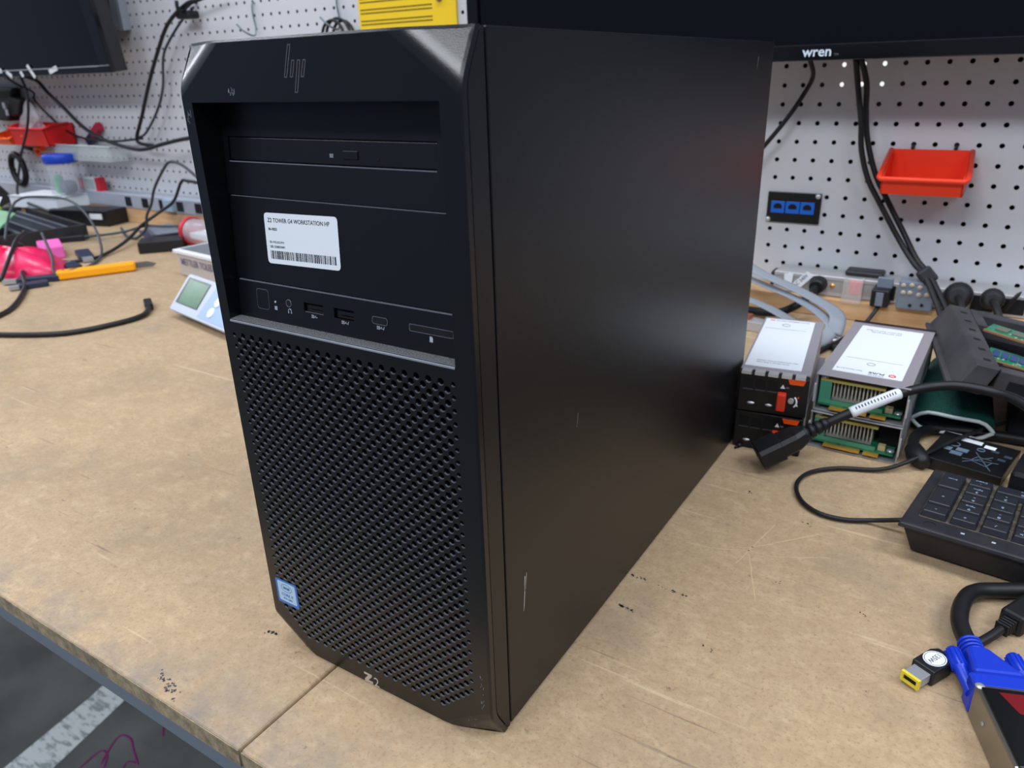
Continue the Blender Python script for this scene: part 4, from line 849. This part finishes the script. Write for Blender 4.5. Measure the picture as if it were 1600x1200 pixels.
# red bin, bag and black pouch hanging at the far left
bin_('storage_bin', 'red plastic bin on the pegboard under the left monitor holding a clear bag', -2.005, -1.815, .9355, .852, .246, .236, .190, mat('deep_red_plastic', (214, 22, 22), .4))
bin_('small_bin', 'shallow orange bin beside the left red bin at the picture edge', -2.13, -2.008, .9355, .852, .225, .208, .190, ORANGE)
MB_ = MB(); vs = []
rr = random.Random(11)
for i in range(7):
    f = i / 6
    for k in range(12):
        a_ = 2 * math.pi * k / 12; q = (1 - f) ** .8 * (1 + .25 * rr.uniform(-1, 1)); vs.append((-1.945 + .008 * f + .062 * q * math.cos(a_), .89 + .032 * q * math.sin(a_), .214 + .095 * f))
MB_.add(vs, [(i * 12 + k, i * 12 + (k + 1) % 12, (i + 1) * 12 + (k + 1) % 12, (i + 1) * 12 + k) for i in range(6) for k in range(12)])
tag(MB_.build('plastic_bag', mat('clear_bag', (235, 238, 244), .12, alpha=.38)), 'crumpled clear plastic bag standing in the left red bin', 'bag')
hp_ = thing('hanging_pouch', 'black pouch hanging above the left red bin at the picture edge', 'pouch', (-2.1, .9, .25))
MB().hexa([(-2.22, .885, .255), (-2.06, .885, .250), (-2.06, .93, .250), (-2.22, .93, .255)], [(-2.20, .905, .34), (-2.03, .905, .338), (-2.03, .93, .338), (-2.20, .93, .34)]).build('pouch_body', mat('black_fabric', (16, 16, 17), .7), hp_, bevel=.008, seg=3)
MB().hexa([(-2.05, .89, .262), (-2.005, .89, .268), (-2.005, .925, .268), (-2.05, .925, .262)], [(-2.05, .895, .318), (-1.985, .895, .305), (-1.985, .925, .305), (-2.05, .925, .318)]).build('side_pocket', MATS['black_fabric'], hp_, bevel=.006)
for x, z in ((-2.075, .325), (-2.052, .292), (-2.045, .274)): MB().box(x - .006, x + .006, .880, .884, z - .008, z + .008).build('metal_snap', SILV, hp_, bevel=.0015)
# black looped strap and orange handled tool
tag(MB().torus((0, 0, 0), .036, .0085, 'y').xf(Matrix.Translation((-2.095, .895, .117)) @ Matrix.Diagonal((1, 1, 1.15, 1))).build('cable_coil', RUB), 'black cable coil hanging below the left red bin', 'cable')
tl_ = thing('hand_tool', 'hand tool with orange grips hanging behind the black coil', 'tool', (-2.03, .92, .17))
MB().tube([(-2.09, .925, .176), (-2.05, .922, .172), (-2.02, .92, .170)], .006, 8).build('black_jaw', RUB, tl_); MB().tube([(-2.02, .92, .172), (-1.965, .915, .176)], .007, 8).tube([(-2.02, .918, .166), (-1.975, .905, .160)], .006, 8).build('orange_grip', ORANGE, tl_)
# striped glove and paper
gl = thing('work_glove', 'black work glove with lime green stripe at the left picture edge', 'glove', (-2.08, .83, .04)); gM = frame((-2.14, .80, .0003), (1, .05, 0), (0, 1, .2))
MB().hexa([gM @ Vector(p) for p in ((-.05, 0, 0), (.115, 0, 0), (.115, .06, -.012), (-.05, .06, -.012))], [gM @ Vector(p) for p in ((-.05, .01, .112), (.015, .01, .098), (.02, .05, .09), (-.05, .05, .10))]).build('glove_body', MATS['black_fabric'], gl, bevel=.006, seg=3)
MB().prism([gM @ Vector(p) for p in ((.010, .0005, .075), (.030, .0005, .085), (.098, .0005, .016), (.078, .0005, .006))], gM.to_3x3() @ Vector((0, -.004, 0))).build('lime_stripe', mat('lime_fabric', (176, 212, 30), .6), gl)
tag(MB().hexa([(-2.06, .735, .003), (-1.985, .742, .003), (-1.985, .7425, .003), (-2.06, .7355, .003)], [(-2.06, .772, .062), (-1.978, .779, .060), (-1.978, .7795, .060), (-2.06, .7725, .062)]).build('paper_sheet', WHITE), 'white paper sheet leaning up at the left picture edge', 'paper')
tag(MB().lathe([(.0, .0003), (.036, .0003), (.042, .012), (.038, .030), (.02, .040), (0, .042)], (-1.985, .815, 0), 20).build('black_dome', RUB), 'black rounded lump between the glove and the white box', 'pouch')
# boxes
tag(MB().box(-.08, .085, 0, .10, 0, .034, RZ((-1.868, .80, .0003), 4)).build('cardboard_box', mat('cardboard', (186, 142, 98), .7), bevel=.001), 'brown cardboard box under the white carton', 'box')
wc = thing('white_carton', 'flat white carton under the blue lidded jar', 'box', (-1.868, .80, .0347), math.radians(6)); kw = dict(world=False)
MB().box(-.085, .115, -.006, .095, 0, .030).build('carton_body', WHITE, wc, bevel=.001, **kw); MB().box(-.087, .117, -.008, .097, .0302, .0312).build('lid', WHITE, wc, **kw); MB().box(-.02, -.005, -.0088, -.0061, .004, .0308).build('lid_flap', WHITE, wc, **kw)
jr = thing('plastic_jar', 'clear plastic jar with blue lid on the white carton', 'jar', (-1.785, .86, .067)); JX, JY = -1.785, .86
MB().lathe([(0, .0674), (.036, .0674), (.038, .071), (.039, .14), (.036, .152)], (JX, JY, 0)).build('jar_body', mat('jar_plastic', (214, 216, 224), .15, alpha=.3), jr)
MB().lathe([(.041, .150), (.042, .152), (.042, .170), (.040, .1725), (0, .1725)], (JX, JY, 0)).build('lid', BLUEP, jr)
MB().box(JX - .008, JX + .028, JY - .02, JY + .02, .070, .105).build('contents', GREY, jr, bevel=.012); MB().box(JX - .030, JX - .014, JY - .018, JY + .005, .070, .118).build('green_part', mat('mint_green', (110, 200, 150), .5), jr, bevel=.006)
rwb = thing('red_white_box', 'small white and red box standing on the left power strip', 'box', (-1.73, .91, .074))
MB().box(-1.825, -1.70, .902, .920, .0737, .108).build('carton', WHITE, rwb, bevel=.001); MB().box(-1.80, -1.778, .9012, .902, .076, .106).build('red_band', mat('box_red', (206, 38, 58), .5), rwb); MB().box(-1.718, -1.6995, .9012, .9205, .0737, .1082).build('red_end', MATS['box_red'], rwb); MB().box(-1.772, -1.722, .9012, .902, .078, .104).build('grey_panel', mat('box_grey', (176, 188, 188), .5), rwb)
bd_ = thing('black_device', 'black box shaped device with a white label by the left power strip', 'device', (-1.69, .83, .0003), math.radians(14)); kw = dict(world=False)
MB().box(-.085, .11, -.025, .045, 0, .040).build('device_case', BLK, bd_, bevel=.002, **kw); MB().box(.055, .095, -.0256, -.025, .018, .032).build('white_label', WHITE, bd_, **kw); MB().cyl((-.03, -.0265, .015), (-.03, -.0245, .015), .003).build('led', ICON, bd_, **kw)
# clear tray and clip on the wall
ct = thing('clear_tray', 'clear plastic tray fixed to the pegboard left of the tower', 'tray', (-1.70, .90, .155)); CT = mat('clear_tray_plastic', (216, 226, 222), .1, alpha=.25)
MB().box(-1.83, -1.58, .875, .9382, .155, .157).build('tray_floor', CT, ct); MB().box(-1.83, -1.58, .875, .877, .157, .192).build('front_wall', CT, ct)
MB().box(-1.83, -1.828, .877, .938, .157, .192).build('side_wall', CT, ct); MB().box(-1.582, -1.58, .877, .938, .157, .192).build('side_wall', CT, ct); MB().tube([(-1.58, .937, .193), (-1.58, .876, .193), (-1.83, .876, .193), (-1.83, .937, .193)], .0025, 6).build('rim', mat('clear_rim', (226, 234, 230), .15, alpha=.6), ct)
cl = thing('spring_clip', 'small red and navy clip on the pegboard above the clear tray', 'clip', (-1.71, .93, .21)); cM = frame((-1.71, .928, .222), (.85, 0, .5), (0, 1, 0))
MB().box(-.012, .035, -.008, .008, -.011, .011, cM).build('red_jaw', mat('clip_red', (176, 30, 62), .4), cl, bevel=.003); MB().box(-.048, -.010, -.008, .008, -.013, .009, cM).build('navy_jaw', mat('clip_navy', (30, 36, 72), .4), cl, bevel=.003)

# black open tray with a green board
bt_ = thing('black_tray', 'black open tray holding a green circuit board at left', 'tray', (-1.72, .672, .0003), math.radians(-11)); kw = dict(world=False)
w2, h2 = .235, .095
for n_, a_ in (('tray_floor', (-w2, w2, -h2, h2, 0, .004)), ('near_wall', (-w2, w2, -h2, -h2 + .008, .004, .034)), ('far_wall', (-w2, w2, h2 - .008, h2, .004, .034)), ('end_wall', (w2 - .008, w2, -h2 + .008, h2 - .008, .004, .034)), ('end_wall', (-w2, -w2 + .008, -h2 + .008, h2 - .008, .004, .034))): MB().box(*a_).build(n_, BLKM, bt_, bevel=.001, **kw)
for i, y in enumerate((-.035, .0, .04, .065)): MB().box(-w2 + .02, w2 - .02, y, y + .008, .004, .026).build('grey_rail', mat('rail_grey', (108, 116, 128), .4, .5), bt_, **kw)
tag(MB().hexa([(-1.86, .610, .034), (-1.605, .585, .034), (-1.603, .59, .034), (-1.858, .615, .034)], [(-1.875, .655, .066), (-1.600, .630, .066), (-1.598, .632, .066), (-1.873, .657, .066)]).build('circuit_board', mat('board_green', (38, 128, 62), .45)), 'green circuit board propped on the black open tray', 'circuit board')
# pink bag with foam
pb_ = thing('pink_bag', 'crumpled hot pink antistatic bag at the left picture edge', 'bag', (-1.27, .47, 0))
vs = []; nu, nv = 22, 9; rr = random.Random(4)
for j in range(nv):
    f = j / (nv - 1); ph = f * math.pi / 2
    for k in range(nu):
        a_ = 2 * math.pi * k / nu; wob = 1 + .10 * math.sin(3 * a_ + 1) + .06 * math.sin(7 * a_ + 5 * f); c_ = math.cos(ph)
        vs.append((-1.305 + .125 * c_ * wob * math.cos(a_ + .1) + .03 * math.sin(a_), .470 + .078 * c_ * wob * math.sin(a_), .0005 + .040 * math.sin(ph) * (1 + .15 * math.sin(4 * a_ + 2))))
MB().add(vs, [(j * nu + k, j * nu + (k + 1) % nu, (j + 1) * nu + (k + 1) % nu, (j + 1) * nu + k) for j in range(nv - 1) for k in range(nu)], True).build('bag_film', mat('hot_pink_film', (232, 40, 98), .3, col2=(214, 24, 78), nscale=18, bump=.5, bscale=30), pb_)
tag(MB().box(-.055, .05, -.02, .025, 0, .026, RZ((-1.365, .573, .0003), -24)).build('pink_foam', mat('pink_foam_mat', (240, 110, 190), .8), bevel=.003), 'lighter pink foam block behind the pink bag', 'foam')
# utility knife
kn = thing('utility_knife', 'yellow utility knife with snap blade lying on the bench', 'knife', (-1.095, .52, .0003), math.atan2(.125, .068)); kw = dict(world=False)
MB().prism([(x, y, .001) for x, y in rrect(-.068, .068, -.012, .012, .007, 5)], (0, 0, .016)).build('handle', mat('knife_yellow', (255, 172, 14), .42), kn, bevel=.003, **kw)
MB().prism([(x, -.001, z) for x, z in ((.066, .003), (.098, .003), (.106, .008), (.090, .0145), (.066, .0145))], (0, .002, 0)).build('blade', mat('blade_steel', (104, 104, 100), .5, .15), kn, **kw)
MB().cyl((-.056, .001, .0170), (-.056, .001, .0174), .003).build('hang_hole', mat('hole_dark', (150, 96, 10), .6), kn, **kw)
tag(MB().lathe([(0, .0003), (.009, .0003), (.009, .007), (.007, .008), (0, .008)], (-1.118, .585, 0), 18).build('bottle_cap', WHITE), 'small white cap on the bench behind the knife', 'cap')
# dark blue plugs and drives
DB = mat('navy_plastic', (36, 46, 68), .45)
def stick(lab, p0, p1, hw, h, m=DB, name='usb_stick'):
    t = thing(name, lab, 'usb stick', p0); v = Vector(p1) - Vector(p0); L_ = v.length; M_ = frame((p0[0], p0[1], .0003), v, Vector((-v.y, v.x, 0)))
    MB().box(0, L_ * .75, -hw, hw, 0, h, M_).build('stick_body', m, t, bevel=.0015); MB().box(L_ * .75, L_, -hw * .7, hw * .7, h * .2, h * .8, M_).build('metal_plug', STEEL, t); return t
stick('navy usb stick behind the utility knife beside the cable crossing', (-1.318, .616, 0), (-1.216, .572, 0), .014, .010)
stick('small navy usb stick between the pink bag and the knife', (-1.172, .520, 0), (-1.236, .535, 0), .013, .010)
stick('long navy usb stick touching the knife end', (-1.123, .463, 0), (-1.185, .392, 0), .011, .011)
stick('navy usb stick lying crosswise near the picture edge', (-1.105, .432, 0), (-1.128, .374, 0), .011, .010)
# cables on the left bench
GC = mat('grey_cable', (58, 66, 72), .5)
uc_ = thing('usb_lead', 'black lead curving across the bench and ending in a small plug', 'cable', (-.83, .44, 0))
MB().tube(spline([(-1.316, .530, .004), (-1.29, .491, .004), (-1.19, .43, .012), (-1.107, .392, .006), (-.995, .316, .004), (-.955, .265, .004), (-.93, .232, .004), (-.905, .222, .004), (-.8572, .2303, .004), (-.7752, .28, .004), (-.749, .345, .004), (-.7491, .3911, .005), (-.7787, .4217, .007)]), .0042, 8).build('lead', RUB, uc_)
pM = frame((-.7760, .4195, .007), (-.0577, .0323, 0), (-.0323, -.0577, 0)); MB().box(0, .038, -.0062, .0062, -.005, .005, pM).build('plug', RUB, uc_, bevel=.0015); MB().box(.038, .050, -.0045, .0045, -.002, .002, pM).build('plug_tip', DARK, uc_)
cable('long_cable', 'black cable running from the pink bag past the knife to the wall', [(-1.34, .50, .046), (-1.303, .516, .03), (-1.252, .540, .006), (-1.231, .569, .005), (-1.235, .613, .005), (-1.29, .700, .012), (-1.36, .79, .028), (-1.36, .84, .05), (-1.33, .865, .075), (-1.30, .875, .12), (-1.265, .87, .125), (-1.15, .86, .12)], .0037)
cable('grey_loop', 'grey cable standing up in a tall loop left of the tower', [(-1.0, .77, .10), (-1.005, .75, .125), (-1.039, .75, .145), (-1.073, .75, .165), (-1.105, .75, .181), (-1.142, .75, .185), (-1.170, .75, .168), (-1.219, .752, .126), (-1.255, .76, .089), (-1.29, .765, .060), (-1.31, .77, .030), (-1.34, .76, .006), (-1.40, .77, .005), (-1.50, .82, .005)], .0031, GC)
ul = thing('usb_lead', 'grey usb lead with long black plug in front of the black tray', 'cable', (-1.47, .69, 0))
MB().tube(spline([(-1.455, .70, .010), (-1.43, .735, .010), (-1.41, .775, .012), (-1.36, .80, .025), (-1.30, .815, .026), (-1.24, .86, .026)]), .0029, 8).build('lead', GC, ul)
MB().box(0, .062, -.010, .010, 0, .014, frame((-1.498, .655, .0003), (.62, .78, 0), (-.78, .62, 0))).build('plug', BLK, ul, bevel=.002)
cable('grey_cable', 'grey cable arching over the black tray and looping behind the knife', [(-1.36, .49, .05), (-1.45, .545, .075), (-1.56, .61, .085), (-1.66, .67, .085), (-1.70, .72, .085), (-1.60, .75, .082), (-1.48, .725, .065), (-1.36, .68, .035), (-1.24, .615, .008), (-1.165, .545, .005), (-1.112, .487, .016), (-1.135, .462, .012), (-1.20, .495, .03), (-1.33, .55, .056)], .0028, GC)
cable('short_lead', 'dark lead rising from the pink bag at the left edge', [(-1.20, .394, .006), (-1.235, .43, .03), (-1.30, .485, .056), (-1.37, .535, .056), (-1.42, .556, .05)], .004)
# small black box, purple card, red lidded container
sb = thing('small_black_box', 'small black box with an open tan end near the scale', 'box', (-1.20, .705, .0003), math.radians(50)); kw = dict(world=False)
MB().box(-.022, .068, -.030, .030, 0, .024).build('sleeve', BLK, sb, bevel=.001, **kw); MB().box(-.024, -.0222, -.026, .026, .003, .021).build('tan_end', mat('tan_card', (190, 150, 100), .7), sb, **kw)
pu = thing('expansion_card', 'dark purple circuit card with a silver cover near the red lidded container', 'circuit card', (-1.30, .80, .0003), math.radians(-25)); kw = dict(world=False)
MB().box(-.13, .12, -.035, .05, .001, .0035).build('card_board', mat('purple_board', (44, 34, 84), .4), pu, **kw); MB().box(-.08, .05, -.02, .035, .0035, .020).build('silver_cover', mat('cover_silver', (150, 160, 170), .35, .4), pu, bevel=.001, **kw); MB().box(.065, .085, -.03, .04, .0035, .022).build('black_connector', BLK, pu, **kw)
for i in range(3): MB().box(.09, .098, -.025 + i * .02, -.015 + i * .02, .0035, .016).build('gold_contact', GOLD, pu, **kw)
rc = thing('clear_container', 'clear container with red lid lying on its side by the tower', 'container', (-1.1, .78, .002)); rM = frame((-1.165, .785, .0325), (1, -.12, 0), (0, 0, 1))
MB().add(*(lambda q: (q.v, q.f, True))(MB().lathe([(0, 0), (.028, 0), (.0315, .002), (.0315, .012), (.030, .014)], n=28).xf(rM @ Matrix.Rotation(math.radians(90), 4, 'Y')))).build('red_lid', mat('lid_red', (206, 40, 62), .4), rc)
MB().add(*(lambda q: (q.v, q.f, True))(MB().lathe([(.028, .014), (.028, .12), (0, .12)], n=28).xf(rM @ Matrix.Rotation(math.radians(90), 4, 'Y')))).build('clear_body', mat('container_plastic', (226, 230, 236), .12, alpha=.4), rc)
MB().box(.03, .10, -.010, .002, -.02, .02, rM).build('contents', WHITE, rc)

# ---- laboratory scale
sca = thing('bench_scale', 'pale grey laboratory scale with green display beside the tower', 'scale', (-.9412, .5897, .0003), math.radians(-6.7)); kw = dict(world=False)
MB().hexa([(0, .004, 0), (.26, .004, 0), (.26, .20, 0), (0, .20, 0)], [(.004, 0, .044), (.26, 0, .044), (.26, .20, .044), (.004, .20, .044)]).build('scale_body', mat('warm_grey_plastic', (198, 192, 188), .45), sca, bevel=.003, **kw)
MB().box(-.002, .262, -.003, .204, .0442, .0505).build('weighing_rim', mat('white_rim', (232, 234, 240), .4), sca, bevel=.001, **kw); MB().box(.008, .26, .008, .2, .0505, .0515).build('weighing_pan', mat('pan_grey', (132, 136, 144), .4, .5), sca, bevel=.0005, **kw)
text('METTLER TOLEDO', .0175, Matrix.Translation((.016, .0005, .024)) @ Matrix.Rotation(math.radians(90), 4, 'X'), mat('violet_print', (120, 116, 140), .5), sca, sx=.86, bold=.0004, world=False)
scW = Matrix.Translation((-.9412, .5897, .0003)) @ Matrix.Rotation(math.radians(-6.7), 4, 'Z')
HM = scW.inverted() @ frame((-.715, .414, .014), (.98, -.196, 0), (.013, .0385, .045))   # sloping console before the body
LB = mat('pale_blue_panel', (180, 188, 200), .4)
con = MB().prism([HM @ Vector((x, y, 0)) for x, y in rrect(0, .21, 0, .064, .006)], HM.to_3x3() @ Vector((0, 0, -.011))).build('console', LB, sca, bevel=.0015, **kw)
MB().hexa([(.245, -.125, 0), (.40, -.125, 0), (.40, .006, 0), (.235, .006, 0)], [(.245, -.115, .03), (.40, -.115, .03), (.40, .003, .034), (.235, .003, .034)]).build('console_neck', mat('neck_grey', (120, 116, 112), .6), sca, **kw)
lc = MB().prism([HM @ Vector((x, y, .0001)) for x, y in ((.009, .014), (.081, .014), (.081, .058), (.009, .058))], HM.to_3x3() @ Vector((0, 0, .0006))).build('display_frame', mat('display_dark', (30, 44, 48), .3), con)
MB().prism([HM @ Vector((x, y, .0007)) for x, y in ((.016, .0155), (.080, .0155), (.080, .055), (.016, .055))], HM.to_3x3() @ Vector((0, 0, .0003))).build('display', mat('lcd_green', (62, 104, 74), .25, col2=(74, 118, 84), nscale=40), lc)
MB().prism([HM @ Vector((x, y, .0001)) for x, y in ((.092, .005), (.205, .005), (.205, .058), (.100, .058))], HM.to_3x3() @ Vector((0, 0, .0005))).build('key_field', mat('key_field_blue', (150, 174, 212), .4), con)
for x, y in ((.128, .036), (.124, .018)): MB().prism([HM @ Vector((x + .008 * math.cos(i * .524), y + .008 * math.sin(i * .524), .0006)) for i in range(12)], HM.to_3x3() @ Vector((0, 0, .0012))).build('round_key', WHITE, con)

# ---- yellow board, wire hooks and coil above the tower
yl = thing('yellow_board', 'yellow plastic sheet with black lines on the pegboard above the tower', 'sign', (-.63, .936, .40)); YM = mat('bright_yellow', (246, 206, 34), .5)
MB().box(-.740, -.512, .934, .9382, .36, .56).build('sheet', YM, yl, bevel=.001)
for z in (.4285, .4345, .4475, .4535, .466, .472, .485, .491): MB().box(-.735, -.565, .9334, .9341, z, z + .0016).build('black_line', mat('olive_ink', (70, 66, 20), .6), yl)
MB().lathe([(0, -.006), (.006, -.005), (.0075, 0)], n=16).xf(Matrix.Translation((-.548, .934, .4645)) @ Matrix.Rotation(math.radians(-90), 4, 'X')).build('knob', GREY, yl)
WR = mat('wire_grey', (120, 134, 138), .4, .6)
for x, lab in ((-1.03, 'thin wire hook on the pegboard above the left end of the tower'), (-.79, 'thin wire hook holding the black cord coil')):
    tag(MB().tube(spline([(x, .939, .486), (x, .932, .484), (x, .930, .465), (x + .003, .930, .44), (x + .004, .922, .424), (x - .004, .905, .432), (x - .018, .90, .446)]), .0019, 6).build('wire_hook', WR), lab, 'hook', 'wire hooks')
cc = thing('cord_coil', 'black cord coil hanging from a wire hook above the tower', 'cable', (-.785, .91, .39))
for i, (dx, r) in enumerate(((-.008, .028), (.0, .031), (.008, .027))): MB().torus((-.783 + dx, .912 + i * .006, .412), r, .0028, 'y').build('coil_turn', RUB, cc)
